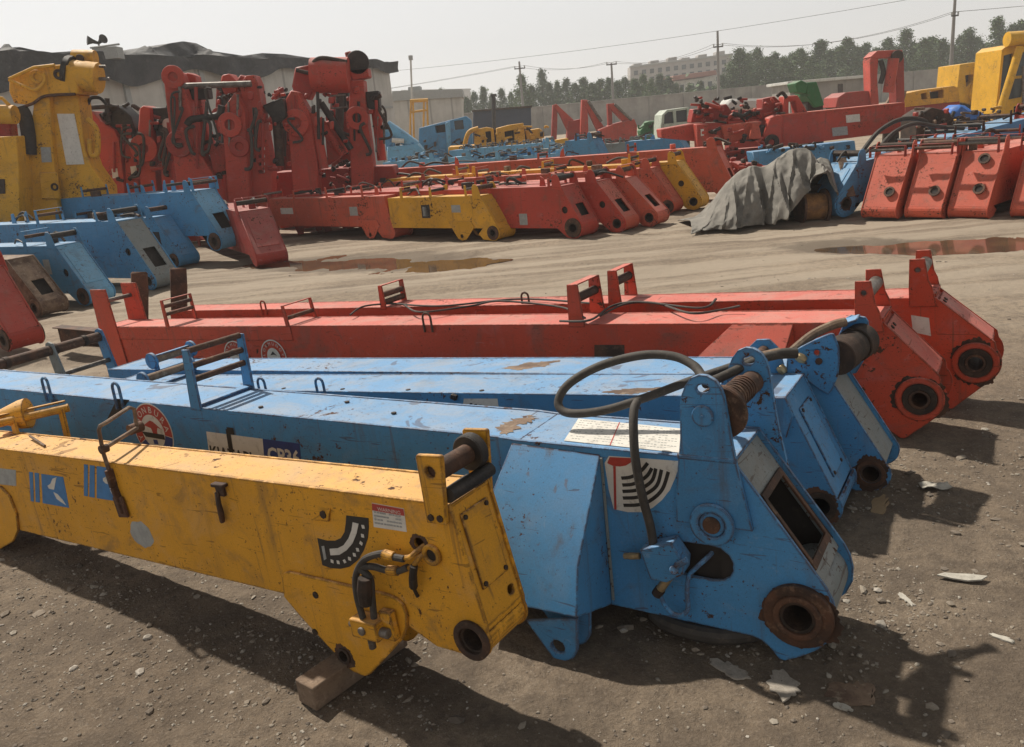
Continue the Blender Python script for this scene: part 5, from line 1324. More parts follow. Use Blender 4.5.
# long red crane lying at the right
b = Built('lying_crane', 'long red crane lying across the yard behind the tarpaulin', 'crane', 760, 22)
b.tr('boom_section', [(779, 116), (905, 103.5), (905, 131), (786, 146), (776, 147), (771, 140)], -.3, .35, 'red'); b.tr('boom_top', [(779, 114.8), (905, 102.2), (905, 103.4), (779, 116)], -.32, .37, 'red_orange', None, 0)
b.tr('knuckle', zC((590, 385), (620, 372), (640, 380), (640, 490), (600, 500), (560, 470)), -.4, .45, 'red'); b.disc('pivot_boss', zC((598, 482))[0], .2, -.46, -.4, 'rust_dark', ri=.08)
b.tr('inner_piece', zC((400, 415), (540, 398), (560, 400), (520, 470), (410, 480)), -.2, .3, 'red_orange'); b.tr('fold_plate', zC((510, 470), (525, 402), (545, 400), (560, 470)), -.45, -.31, 'red_orange'); b.tr('gap_shade', zC((530, 430), (575, 412), (580, 460), (520, 480)), -.28, .3, 'grease')  # last piece is a solid dark block that paints the shade of a gap
b.tr('lower_boom', zC((160, 430), (300, 405), (420, 402), (420, 470), (300, 478), (165, 465)), -.1, .5, 'red'); b.tr('upright', ext(b, zC((300, 410), (348, 408), (350, 540)), 699, 712), -.45, -.12, 'red')
b.tr('white_label', zC((318, 430), (330, 429), (331, 455), (319, 457)), -.47, -.451, 'sticker_white', None, 0); b.tr('pale_label', zC((835, 425), (895, 418), (898, 452), (838, 458)), -.315, -.301, 'sticker_grey', None, 0); b.tr('pale_label', zC((890, 375), (944, 370), (946, 400), (892, 405)), -.315, -.301, 'sticker_white', None, 0)
b.tr('base', ext(b, zC((300, 520), (560, 500), (620, 495)), 690, 778), .2, .6, 'red_dark'); b.tr('prop', ext(b, zC((760, 480), (800, 478)), 812, 824), .0, .4, 'rust_dark'); b.tr('prop', ext(b, zC((1060, 440), (1100, 438)), 888, 900), .0, .4, 'rust_dark')
b.tr('frame', zC((640, 370), (645, 300), (700, 296), (740, 365), (700, 375), (690, 320), (665, 320), (665, 372)), -.1, .3, 'red'); b.tr('superstructure', zC((280, 405), (290, 350), (360, 345), (420, 330), (440, 360), (560, 350), (560, 310), (610, 300), (640, 330), (640, 380), (420, 400)), .1, .6, 'red_dark')
clutter(b, 692, 780, 96, 122, 34, ('red', 'red_dark', 'rust_dark', 'grease'), (-.3, .1), seed=15); clutter(b, 700, 770, 128, 160, 26, ('red', 'red_dark', 'rust_dark', 'grease'), (-.5, -.3), seed=16)
b = Built('crane_boom', 'dark blue boom lying in shade below the long red crane', 'crane boom', 800, 20.5)
b.tr('boom_section', [(752, 152), (855, 140.5), (857, 158), (756, 172)], .0, .5, 'blue'); b.tr('support', ext(b, [(765, 168), (850, 158)], 768, 850), .05, .45, 'rust_dark'); clutter(b, 752, 850, 143, 152, 12, ('blue', 'grease', 'rust_dark'), (-.1, .0), seed=44)
b = Built('tank', 'grubby white tank body lying on the red machinery', 'tank', 747, 25)
b.tr('body', zC((418, 355), (422, 322), (440, 310), (560, 308), (582, 318), (575, 340), (540, 355)), 0, .9, 'white', None, .1); b.tr('support', ext(b, zC((430, 352), (560, 350), (560, 380)), 729, 762), .1, .6, 'red_dark')
b = Built('engine_hood', 'dark green upturned hood on top of the red machinery', 'machine body', 810, 26)
b.tr('hood', zC((735, 245), (775, 242), (805, 335), (770, 345), (735, 300)), 0, 1.0, 'green'); b.tr('flap', zC((688, 250), (715, 236), (738, 248), (735, 290), (700, 285)), -.1, .6, 'green'); b.tr('support', ext(b, zC((740, 320), (800, 330), (802, 380)), 808, 824), .2, .8, 'rust_dark')
b = Built('track_body', 'dull red rounded machine body left of the red tower', 'machine body', 858, 36)
b.tr('body', zC((850, 345), (858, 305), (890, 285), (960, 278), (1010, 280), (1012, 350)), 0, 1.5, 'red_dark'); b.tr('base', ext(b, zC((850, 340), (1010, 340), (1012, 360)), 836, 878), .1, 1.2, 'rust_dark')
b = Built('tower_arm', 'red folded arm standing upright beyond the long red crane', 'crane arm', 886, 36)
b.tr('leg', ext(b, zD((170, 170), (180, 150), (200, 150), (195, 230), (200, 310)), 872, 880), -.2, .5, 'red'); b.tr('leg', ext(b, zD((258, 150), (285, 160), (287, 300)), 897, 905), -.2, .5, 'red_dark'); b.tr('top', zD((172, 160), (195, 138), (280, 135), (285, 165), (240, 160), (200, 165)), -.25, .5, 'red'); b.tube('ram', zD((250, 165), (232, 280)), .22, 'red', -.3); b.tube('hose', zD((205, 170), (215, 210), (205, 250)), .1, 'grease', -.2, smooth=True); b.disc('sheave', zD((264, 158))[0], .25, -.35, -.26, 'rust_dark')
b = Built('yellow_chassis', 'low yellow chassis with dark openings, left of the yellow house', 'machine body', 930, 40)
b.tr('body', zD((285, 285), (345, 272), (455, 258), (470, 265), (475, 310), (290, 330)), 0, 1.2, 'yellow', holes=[zD((342, 285), (362, 280), (365, 302), (346, 305)), zD((372, 275), (420, 270), (420, 298), (375, 302))]); b.tr('shade', zD((290, 290), (460, 268), (465, 305), (295, 322)), .5, .6, 'shade_fill'); b.tr('base', ext(b, zD((290, 325), (475, 305), (475, 320)), 905, 960), .1, 1.0, 'red_dark'); b.tr('lattice', zD((225, 320), (255, 270), (295, 275), (280, 330)), -.3, -.1, 'tan', None, .0, [zD((240, 315), (260, 280), (282, 282), (268, 322))])
b = Built('excavator_house', 'bright yellow excavator house with dark windows', 'excavator', 980, 46)
b.tr('body', zD((475, 185), (540, 175), (612, 168), (612, 350), (462, 310)), 0, 2.2, 'yellow_cab', holes=[zD((494, 222), (522, 218), (520, 240), (497, 262)), zD((565, 222), (603, 220), (602, 260), (567, 265)), zD((566, 292), (600, 290), (600, 345), (566, 345))])
b.tr('inside', zD((480, 200), (608, 190), (608, 340), (480, 330)), .5, .6, 'shade_fill'); b.tr('arm', zD((545, 190), (570, 178), (570, 205), (530, 290), (545, 315), (525, 315), (515, 290)), -.35, -.03, 'yellow_cab'); b.disc('pivot', zD((560, 186))[0], .2, -.45, -.36, 'rust_dark'); b.disc('pivot', zD((540, 300))[0], .35, -.45, -.36, 'rust_dark')  # first sheet is dark, painted shade behind the windows
b.tr('undercarriage', ext(b, zD((465, 310), (610, 345), (612, 352)), 957, 1000), .1, 2.0, 'rust_dark')
b = Built('excavator_cab', 'yellow excavator cab with tall glass, cut off by the right edge', 'excavator', 1014, 34)
b.tr('cab', zD((618, 135), (640, 118), (760, 105), (760, 380), (596, 352)), 0, 1.8, 'yellow_cab', holes=[zD((624, 155), (660, 145), (640, 290), (606, 335)), zD((668, 145), (760, 135), (760, 215), (655, 225)), zD((650, 235), (700, 230), (690, 295), (638, 305))])
b.tr('glass', zD((615, 145), (760, 130), (760, 330), (602, 340)), .15, .2, 'glass'); b.tube('roof_cylinder', zD((635, 100), (760, 92)), .28, 'yellow_cab', -.2); b.tube('boom_ram', zD((680, 125), (612, 345)), .15, 'yellow_cab', -.4); b.tube('ladder_rail', zD((690, 190), (690, 330)), .05, 'steel', -.2)
b.tr('roof_rack', zD((640, 85), (760, 70), (760, 80), (640, 95)), -.1, .3, 'rust_dark'); b.tr('undercarriage', ext(b, zD((598, 350), (760, 375), (760, 385)), 996, 1040), .1, 1.6, 'rust_dark')
b = Built('blue_tarp_bundle', 'crumpled bright blue bundle on the parts before the yellow house', 'bundle', 970, 24)
b.tr('bundle', zD((440, 360), (465, 325), (490, 318), (520, 340), (560, 345), (570, 365), (520, 375), (470, 385)), -.2, .5, plain('bright blue sheet', (.03, .16, .55), .5, .4, 9, .6), None, .12); b.tr('crate', ext(b, zD((430, 375), (580, 365), (582, 380)), 946, 992), -.1, .8, 'rust_dark'); clutter(b, 930, 1000, 108, 128, 18, ('grease', 'rust_dark', 'tan', 'yellow'), (-.4, .1), seed=17)
b = Built('engine_parts', 'dark heap of engine parts between the long red crane and blue bundle', 'machine parts', 938, 20)
b.tr('heap', ext(b, zD((330, 360), (380, 330), (440, 345), (470, 400), (560, 390), (570, 440)), 915, 985), .0, .8, 'rust_dark'); clutter(b, 915, 985, 108, 140, 26, ('grease', 'rust_dark', 'tan', 'red_dark'), (-.3, .0), seed=18)

# heaps of dismantled parts filling the far yard
for px_, py_, w_, lb_, mats_, D_ in (
    (596, 146, 44, 'low heap of rusty red parts below the tallest red frame', ('red', 'red_dark', 'rust_dark', 'grease'), 37),
    (650, 150, 40, 'heap of blue and rusty parts below the pale green cab', ('blue', 'rust_dark', 'grease', 'blue_light'), 30),
    (748, 165, 50, 'heap of red parts between the orange boom head and tarpaulin', ('red', 'red_dark', 'rust_dark', 'red_orange'), 17.5),
    (430, 158, 40, 'heap of blue and dark parts below the blue truck cab', ('blue', 'rust_dark', 'grease', 'blue_light'), 33),
    (535, 157, 50, 'heap of yellow and dark parts right of the yellow machine body', ('yellow', 'rust_dark', 'grease', 'tan'), 34),
    (965, 128, 50, 'heap of rusty parts before the yellow excavator house', ('rust_dark', 'tan', 'red_dark', 'yellow', 'grease'), 22)):
    b = Built('parts_heap', lb_, 'machine parts', px_, D_); r_ = random.Random(px_)
    gy_ = b.ground(px_, py_)
    pts_ = [(px_ - w_ / 2, gy_ + 1)] + [(px_ - w_ / 2 + w_ * i / 9, py_ + r_.uniform(-5, 5)) for i in range(1, 9)] + [(px_ + w_ / 2, gy_ - 2)]
    b.tr('base_pile', pts_, .0, 1.2, mats_[1], None, .08)
    clutter(b, px_ - w_ / 2, px_ + w_ / 2 - 5, py_ - 7, gy_ - 3, 24, mats_, (-.5, .0), seed=px_)
# ------------------------------------------------------------------ tarpaulin over a machine, with a rusty sheave under its edge
k = NT('grey canvas'); c = k.coord()
a = k.mix(k.ramp(k.noise(c, 2.5, 6, .65), .35, .65), (.13, .122, .108), (.22, .205, .18)); a = k.mix(k.ramp(k.noise(c, 9, 6, .7), .5, .72, 0, .5), a, (.28, .26, .225))
k.bump(k.noise(c, 30, 5, .6), .3, .01); canvas = k.done(a, .9)
def tarp():
    sil_ = [(690, 221), (697, 219), (704, 216), (712, 204), (720, 193), (727, 183), (740, 172), (750, 167), (762, 167), (776, 158), (792, 149), (803, 148.5), (811, 153), (816, 161), (822, 158), (828, 161), (832, 169), (836, 190)]
    hem = [(690, 222), (700, 224), (730, 225), (775, 223), (786, 216), (798, 200), (806, 188), (816, 176), (826, 172), (836, 192)]
    n, mrow = 170, 80
    x0, x1 = 690.0, 836.0
    rr = random.Random(4)
    o = T(760, 200, 12.3); o.z = 0
    folds = [(.10, .018, .30, .09), (.22, .014, .06, .10), (.29, .012, -.05, .12), (.36, .02, .10, .07), (.46, .016, -.10, .12), (.52, .013, .12, .09), (.60, .02, -.22, .12), (.66, .014, .10, .10), (.74, .018, -.25, .12), (.80, .014, .05, .09), (.88, .018, -.12, .10), (.95, .012, .0, .07)]
    def ip(tab, x): return float(np.interp(x, [p[0] for p in tab], [p[1] for p in tab]))
    vs = []
    for j in range(mrow):
        v = j / (mrow - 1)
        for i in range(n):
            u = i / (n - 1); px = x0 + (x1 - x0) * u
            top = T(px, ip(sil_, px), 12.55); zt = max(.02, top.z)
            yh = 11.95 + .10 * math.sin(u * 17) + .05 * math.sin(u * 41)
            hp = T(px, ip(hem, px), yh); zh = max(.015, hp.z if px > 776 else .015)
            if v < .55:
                t = v / .55
                z = zh + (zt - zh) * (t ** 1.0 * .55 + .45 * math.sin(t * PI / 2)); y = yh + (12.55 - yh) * (t ** 1.5 * .75 + t * .25)
                x = hp.x + (top.x - hp.x) * t
                fo = 0
                for fu, fw, sl, am in folds:
                    d = (u - fu - sl * (t - .4) * .6) / fw
                    fo += am * (math.exp(-abs(d) * 1.1) - .55 * math.exp(-abs(d - 2.2) * .9))
                env = (1 - t ** 3) * (.35 + .65 * min(1, zt * 1.2))
                y -= fo * env; z += .25 * fo * env * t
                z -= .10 * math.sin(PI * t) * abs(math.sin(u * 13 + t * 2)) * min(1, zt)
            else:
                t = (v - .55) / .45; z = .02 + (zt - .02) * (1 - t ** 1.6); y = 12.55 + t * .9 + .06 * math.sin(u * 20) * t; x = top.x
            nn = float(fbm(np.array([u * 9.0]), np.array([v * 5.0]), 1.0, 41, 3)[0])
            n2 = float(fbm(np.array([u * 22.0 + v * 3]), np.array([v * 9.0]), 1.0, 57, 3)[0])
            rg_ = (1 - 2 * abs(nn) * 2.2); vs.append((x - o.x, y - o.y + nn * .10 - rg_ * .035 + n2 * .018, max(.012, z + nn * .06 + rg_ * .03 * min(1, zt))))
    b = MB(); b.add(vs, [(j * n + i, j * n + i + 1, (j + 1) * n + i + 1, (j + 1) * n + i) for j in range(mrow - 1) for i in range(n - 1)])
    ob = b.build('tarpaulin', [canvas], None, loc=o)
    ob.data.polygons.foreach_set('use_smooth', [True] * len(ob.data.polygons))
    s_ = ob.modifiers.new('thickness', 'SOLIDIFY'); s_.thickness = .012
    return tag(ob, 'grey canvas tarpaulin draped in folds over a machine on the ground', 'tarpaulin')
tarp()
b = Built('winch_head', 'rusty orange winch drum under the right edge of the tarpaulin', 'winch', 812, 12.3)
p0, p1 = b.pt((800, 207), 0), b.pt((824, 206), 0)
MB().cyl(p0, p1, .20, 24).build('drum', rusty('orange rust', (.30, .15, .05), (.14, .07, .03), (.38, .22, .10)), b.t, .01)
for q_ in (p0, p1): MB().cyl(q_ - V((.02, 0, 0)), q_ + V((.02, 0, 0)), .26, 24).build('flange', 'rust', b.t, .006)
b.tr('frame', ext(b, [(797, 186), (826, 184), (828, 200)], 798, 829), .25, .6, 'rust_dark')
# ------------------------------------------------------------------ surroundings
# shed with a sheeted roof
A0, B0 = T(-60, 100, 28.0), T(393, 100, 49.0)
A0.z = B0.z = 0
dv = (B0 - A0); Lw = dv.length; dv.normalize(); nv = V((-dv.y, dv.x, 0))      # nv: away from the yard
shed = thing('storage_shed', 'long pale shed with a rumpled dark sheet over its roof, at left', 'shed', A0)
sm4 = Matrix((dv, nv, V((0, 0, 1)))).transposed().to_4x4()
shed.matrix_world = Matrix.Translation(A0) @ sm4
def shed_s(px):
    """distance along the wall at a picture column"""
    d = ray(px, 100); d.z = 0
    # intersect with wall line
    den = d.x * dv.y - d.y * dv.x
    t = (A0.x * dv.y - A0.y * dv.x) / den
    return (V((d.x * t, d.y * t, 0)) - A0).dot(dv)
k = NT('pale wall panels'); c = k.coord(False)
a = k.mix(k.ramp(k.noise(c, .8, 6, .65), .3, .7), (.40, .385, .35), (.52, .50, .46)); a = k.mix(k.ramp(k.noise(k.mapping(c, (3, 3, .3)), 1, 5, .6), .5, .75, 0, .4), a, (.25, .235, .21))
wv = k.node('ShaderNodeTexWave'); wv.wave_type = 'BANDS'; wv.bands_direction = 'X'; k.link(c, wv.inputs[0]); wv.inputs['Scale'].default_value = .18
a = k.mix(k.ramp(wv.outputs['Fac'], .0, .03, .5, 0), a, (.12, .115, .105)); wallm = k.done(a, .8)
EH = 5.45
MB().box((Lw / 2, .15, EH / 2), (Lw, .3, EH)).box((Lw - .15, 6.3, EH / 2), (.3, 12, EH)).build('wall', [wallm], shed, .02)
MB().add([(Lw, .1, EH), (Lw, 12, EH), (Lw, 6, EH + .25)], [(0, 1, 2)]).add([(Lw - .2, .1, EH), (Lw - .2, 12, EH), (Lw - .2, 6, EH + .25)], [(2, 1, 0)]).build('gable', [wallm], shed)
for px in (60, 128, 205): MB().box((shed_s(px), -.06, EH / 2), (.22, .1, EH - .02)).build('pilaster', 'sticker_grey', shed)
MB().box((Lw / 2, -.05, 3.2), (Lw - .4, .06, .10)).build('wall_rail', 'sticker_grey', shed)
sil = [(-60, 50), (0, 48), (20, 47), (45, 53), (75, 51), (95, 50), (115, 53), (130, 50), (158, 47), (172, 43), (185, 41), (198, 43), (212, 51), (245, 56), (262, 53), (285, 54), (310, 58), (330, 57), (352, 59), (372, 66), (393, 74)]
k = NT('dark roof sheet'); c = k.coord(False)
a = k.mix(k.ramp(k.noise(c, 1.2, 7, .7), .35, .65), (.018, .019, .022), (.05, .05, .054)); a = k.mix(k.ramp(k.noise(c, 3, 7, .72, 1.), .55, .7, 0, .6), a, (.12, .115, .105)); k.bump(k.noise(c, 6, 5, .65), .5, .08)
sheet = k.done(a, .75)
n, mr = 260, 26
vs = []
for j in range(mr):
    v = j / (mr - 1)
    for i in range(n):
        u = i / (n - 1); s_ = u * (Lw + .5) - .1
        w_ = A0 + dv * s_
        px = g2p(w_ + nv * 1.3 + V((0, 0, 6)))[0]
        ytop = np.interp(px, [p[0] for p in sil], [p[1] for p in sil])
        depth_y = (w_ + nv * 1.3).y
        ztop = T(px, ytop, depth_y).z
        zb = EH + .06 * math.sin(s_ * 1.9) * math.sin(s_ * .7 + 1)
        nz = float(fbm(np.array([s_ * .9]), np.array([v * 3.0]), 1.0, 91, 4)[0])
        if v < .25:
            t = v / .25; z = zb - (.28 + .62 * (1 - u)) * (1 - t) * (1 + .4 * math.sin(s_ * 1.1)) + .2 * t; y = -.35 - .12 * math.sin(s_ * 2.3) - .25 * nz
        elif v < .8:
            t = (v - .25) / .55; z = zb + .2 + (ztop - zb - .2) * (t ** .8); y = -.35 + t * 1.65 - .2 * nz
            ph = (s_ * .26 + .3 * math.sin(s_ * .5)) % 1.0; sag = 4 * ph * (1 - ph); z -= (.75 * sag) * math.sin(PI * t) ; z += nz * .8 * math.sin(PI * t); y -= .25 * math.cos(ph * 6.28 * 3) * math.sin(PI * t) * .5
        else:
            t = (v - .8) / .2; z = ztop + t * .2; y = 1.3 + t * 8
        vs.append((s_, y, z))
MB().add(vs, [(j * n + i, j * n + i + 1, (j + 1) * n + i + 1, (j + 1) * n + i) for j in range(mr - 1) for i in range(n - 1)]).build('roof_sheet', [sheet], shed)
# loudspeaker pair and box on the roof
q = T(100, 50, 33.5)
sp = thing('horn_speaker', 'pair of small dark horn loudspeakers above the shed roof', 'loudspeaker', (q.x, q.y, q.z + .15))
MB().beam((0, 0, -.8), (0, 0, .15), .05, .05).build('post', 'steel', sp)
for sx in (-1, 1): MB().tube([(sx * .02, 0, .1), (sx * .15, -.1, .16), (sx * .30, -.2, .20)], [.05, .08, .17], 14).build('horn', 'grease', sp)
q = T(108, 51, 33.2)
tag(MB().box((0, 0, -.1), (.9, .6, .42)).tube([(-.5, -.3, .13), (.6, -.3, .16)], .04, 8).build('roof_box', 'sticker_grey', None, .03, 1, loc=q), 'grey metal box on the shed roof below the loudspeakers', 'roof box')

# far wall
k = NT('grey block wall'); c = k.coord(False)
a = k.mix(k.ramp(k.noise(c, .6, 6, .65), .3, .7), (.22, .205, .185), (.33, .31, .28)); a = k.mix(k.ramp(k.noise(k.mapping(c, (1.2, 1.2, .25)), 1, 5, .65), .5, .75, 0, .5), a, (.15, .14, .125))
br_ = k.node('ShaderNodeTexBrick'); k.link(k.mapping(c, (1, 1, 1)), br_.inputs[0]); br_.inputs['Scale'].default_value = 1.0
blockw = k.done(a, .9)
def wall(name, label, pxa, ya, pxb, yb, h, D0=None, th=.3, mat=None, cat='wall'):
    def at(px, y):
        d = ray(px, y); t = (h - CH) / d.z; p = CC + d * t; return V((p.x, p.y, 0))
    a, b = at(pxa, ya), at(pxb, yb)
    d = b - a; L = d.length; d.normalize()
    t = thing(name, label, cat, a); t.rotation_euler.z = math.atan2(d.y, d.x)
    MB().box((L / 2, th / 2, h / 2), (L, th, h)).build('wall_face', [mat or blockw], t, .02)
    MB().box((L / 2, th / 2, h + .06), (L, th + .2, .12)).build('coping', [mat or blockw], t, .02)
    for i in range(int(L / 4) + 1): MB().box((min(L - .2, i * 4 + .2), -.08, h / 2), (.4, .155, h)).build('pier', [mat or blockw], t)
    return t
wall('yard_wall', 'long grey block wall along the far side of the yard', 395, 121, 1100, 54.5, 3.0)
# low annex left of the far wall
b = Built('annex_building', 'low pale flat-roofed building between the shed and the trees', 'building', 418, 70)
b.tr('wall', [(392, 101), (462, 97), (462, gy(b, 462)), (392, gy(b, 392))], 0, 5, [wallm][0]); b.tr('roof', [(392, 91), (462, 89), (463, 97), (392, 101)], -.3, 5.3, 'sticker_grey')
b.tr('roof_tank', [(408, 87), (420, 86), (420, 90.5), (408, 91.5)], 1, 3, 'sticker_grey')
b = Built('gantry_frame', 'small rusty yellow gantry frame standing before the low building', 'gantry', 420, 60)
for x0, x1 in ((411, 409.5), (413, 414.5), (424, 423), (427, 429)): b.tube('leg', [(x0, 101), (x1, gy(b, x1))], .07, 'yellow')
b.tube('top_beam', [(410, 101), (428, 100)], .12, 'yellow'); b.tube('brace', [(411, 112), (427, 110)], .08, 'yellow')
b = Built('lamp_post', 'thin pale lamp post rising above the low building', 'lamp post', 413, 64)
b.tube('pole', [(410.6, 58), (414, gy(b, 414))], .07, 'white'); b.tube('lamp_head', [(410.4, 55.5), (410.8, 60)], .16, 'sticker_grey')
b = Built('long_low_shed', 'low white-roofed shed in front of the far wall, right of the green hood', 'shed', 826, 62)
b.tr('wall', [(790, 84), (872, 77), (872, gy(b, 872)), (790, gy(b, 790))], 0, 4, [blockw][0]); b.tr('roof', [(788, 81.5), (874, 74), (874, 77), (788, 84.5)], -.4, 4.4, 'white')
b.tr('door', [(838, 84), (843, 83.5), (843, gy(b, 843)), (838, gy(b, 838))], -.06, -.005, 'rust_dark')

# flats beyond the wall
hz = plain('weathered concrete', (.40, .385, .37), .9, .15, .6, 0, dirt=.4)
b = Built('apartment_block', 'pale flat-roofed apartment block beyond the wall and trees', 'building', 690, 165)
ty = lambda px: 67 - (px - 630) * .125
b.tr('wall', [(630, ty(630)), (732, ty(732)), (733, gy(b, 733)), (630, gy(b, 630))], 0, 3, hz, None, .1)
for i, px in enumerate((633, 650, 668, 681, 698, 716)): b.tr('roof_hut', [(px, ty(px) - 2.6 - (i % 3)), (px + 9, ty(px + 9) - 2.6 - (i % 3)), (px + 9, ty(px + 9) + .5), (px, ty(px) + .5)], .3, 2.6, hz, None, .1)
for row in range(3):
    for px in range(634, 728, 8):
        y = ty(px) + 4.5 + row * 8; b.tr('window', [(px, y), (px + 4, y - .5), (px + 4, y + 4), (px, y + 4.5)], -.12, -.01, 'glass', None, 0)
b.tr('parapet', [(629.5, ty(629.5) - 1), (733, ty(733) - 1), (733, ty(733) + 1), (629.5, ty(629.5) + 1)], -.3, -.01, 'sticker_grey')
b = Built('red_roofed_house', 'low house with a faded red roof before the apartment block', 'house', 690, 140)
b.tr('wall', [(676, 81), (716, 76), (717, gy(b, 717)), (676, gy(b, 676))], 0, 8, 'white', None, .05); b.tr('roof', [(673, 76), (716, 70), (717.5, 74.5), (673, 80.5)], -.8, 8.5, plain('faded red roof', (.33, .14, .11), .8, .2, 1, 0), None, .05)
for px in (680, 690, 700, 708): b.tr('window', [(px, 85 - (px - 680) * .12), (px + 4, 84.5 - (px - 680) * .12), (px + 4, 92), (px, 92.5)], -.1, -.01, 'glass', None, 0)
b = Built('white_canopy', 'white canopy strip above the wall, below the red-roofed house', 'canopy', 714, 120)
b.tr('canopy', [(705, 91), (737, 87), (737, 90), (705, 94)], 0, 3, 'white', None, .02); b.tr('post', [(707, 93), (709, 93), (709, gy(b, 709)), (707, gy(b, 707))], .2, .5, 'white')
b = Built('distant_block', 'flat grey building far behind the left trees', 'building', 590, 260)
b.tr('wall', [(402, 92), (470, 90), (471, gy(b, 471)), (402, gy(b, 402))], 0, 12, hz, None, .1); b.tr('parapet', [(401, 90), (471, 88.5), (471, 90), (401, 92)], -.3, -.01, 'sticker_grey', None, 0)

# trees behind the wall
k = NT('poplar leaves'); c = k.coord(); gi = k.node('ShaderNodeNewGeometry'); rn = gi.outputs['Random Per Island']
a = k.mix(rn, (.035, .075, .022), (.12, .19, .06)); oi = k.node('ShaderNodeObjectInfo').outputs['Random']; a = k.mix(k.math('MULTIPLY', oi, .5), a, (.045, .07, .05))
leafm = k.done(a, .8)
bark = plain('bark', (.12, .10, .08), .9, .3, 8)
def crown_mesh(seed, wide):
    r = random.Random(seed); vs, fs = [], []
    cl = []
    for q in range(150):
        h = r.random() ** .85
        prof = (min(1, h * 4 + .35)) * (1 - h ** 1.6) ** .8 * wide
        an = r.uniform(0, 6.28); rr = prof * r.uniform(.2, .95)
        cl.append((math.cos(an) * rr, math.sin(an) * rr, .13 + h * .84, r.uniform(.035, .085) * (1.1 - h * .45)))
    for q in range(5):
        cl.append((r.uniform(-.03, .03), r.uniform(-.03, .03), .9 + q * .015, .03))
    for (x, y, z, s_) in cl:
        for q in range(34):
            dx, dy, dz = r.gauss(0, s_ * .55), r.gauss(0, s_ * .55), r.gauss(0, s_ * .7)
            p = V((x + dx, y + dy, z + dz)); l = r.uniform(.008, .017)
            u = V((r.gauss(0, 1), r.gauss(0, 1), r.gauss(0, 1))).normalized(); w = u.cross(V((r.gauss(0, 1), r.gauss(0, 1), r.gauss(0, 1)))).normalized()
            b_ = len(vs); vs += [p + u * l, p + w * l * .6, p - u * l, p - w * l * .6]; fs.append((b_, b_ + 1, b_ + 2, b_ + 3))
    me = bpy.data.meshes.new('crown'); me.from_pydata([tuple(v) for v in vs], [], fs); me.materials.append(leafm); return me
def trunk_mesh(seed):
    r = random.Random(seed); m = MB(); m.tube([(0, 0, -.01), (.003, 0, .3), (0, .004, .6), (0, 0, .95)], [.017, .013, .008, .002], 7)
    for q in range(9):
        h = r.uniform(.15, .7); an = r.uniform(0, 6.28); l = .13 * (1 - h) + .03
        m.tube([(0, 0, h), (math.cos(an) * l, math.sin(an) * l, h + .08)], [.006, .002], 5)
    me = bpy.data.meshes.new('trunk'); me.from_pydata(m.v, [], m.f); me.materials.append(bark); return me
CRN = [crown_mesh(s_, w_) for s_, w_ in ((1, .20), (2, .25), (3, .30), (4, .22), (5, .34), (6, .28))]
TRK = [trunk_mesh(s_) for s_ in range(3)]
tl_ = [(431, 99), (441, 90), (449, 97), (458, 93), (466, 97), (474, 93), (483, 88), (492, 95), (501, 90), (511, 93), (521, 76), (531, 86), (541, 71), (549, 84), (557, 82), (566, 80), (575, 84), (583, 79), (592, 83), (600, 80), (609, 79), (617, 82), (625, 78), (634, 80), (643, 76), (651, 80), (660, 75), (668, 78), (676, 84), (690, 84), (700, 82), (722, 76), (732, 62),
       (739, 50), (748, 55), (757, 50), (766, 57), (775, 54), (784, 58), (793, 54), (801, 50), (811, 58), (821, 42), (830, 50), (839, 47), (848, 40), (857, 47), (866, 44), (876, 48), (888, 40), (896, 48), (906, 31), (915, 44), (924, 40), (933, 37), (942, 41), (952, 45), (962, 36), (969, 30), (978, 38), (988, 44), (998, 19), (1006, 36), (1014, 26), (1023, 22), (1034, 30), (1046, 24)]
rt = random.Random(8)
for i, (px, y) in enumerate(tl_):
    D = 116 + rt.uniform(-5, 7)
    p = T(px, y, D); h = p.z
    if px < 520: lb, gp = 'small poplar in the row between the low building and utility pole', 'poplars left of the container'
    elif px < 632: lb, gp = 'slim poplar left of the apartment block, behind the far wall', 'poplars left of the flats'
    elif px < 735: lb, gp = 'poplar in front of the apartment block, behind the far wall', 'poplars before the flats'
    elif px < 880: lb, gp = 'tall dense poplar right of the apartment block, behind the white-roofed shed', 'poplars right of the flats'
    else: lb, gp = 'tall poplar behind the yellow machines and the right utility pole', 'poplars at the right'
    t = thing('poplar_tree', lb, 'tree', (p.x, p.y, 0), gp); s_ = h * 1.02
    wd = rt.uniform(.95, 1.25) if px < 560 else rt.uniform(1.25, 1.75); t.rotation_euler.z = rt.uniform(0, 6)
    for nm, me in (('crown', CRN[rt.randrange(6)]), ('trunk', TRK[i % 3])):
        o = bpy.data.objects.new(nm, me); COL.objects.link(o); o.parent = t; o.scale = (s_ * wd, s_ * wd, s_)
hb = MB(); rb = random.Random(5)
for i in range(7000):
    x = rb.uniform(-14, 75); y = 113 + rb.uniform(-1, 12); z = abs(rb.gauss(0, 1.7)) + .2
    p = V((x, y, z)); l = rb.uniform(.15, .4); u = V((rb.gauss(0, 1), rb.gauss(0, 1), rb.gauss(0, 1))).normalized(); w_ = u.cross(V((rb.gauss(0, 1), rb.gauss(0, 1), rb.gauss(0, 1)))).normalized()
    b_ = len(hb.v); hb.v += [tuple(p + u * l), tuple(p + w_ * l), tuple(p - u * l), tuple(p - w_ * l)]; hb.f.append((b_, b_ + 1, b_ + 2, b_ + 3)); hb.mi.append(0)
tag(hb.build('undergrowth', [leafm], None, smooth=False), kind='stuff')

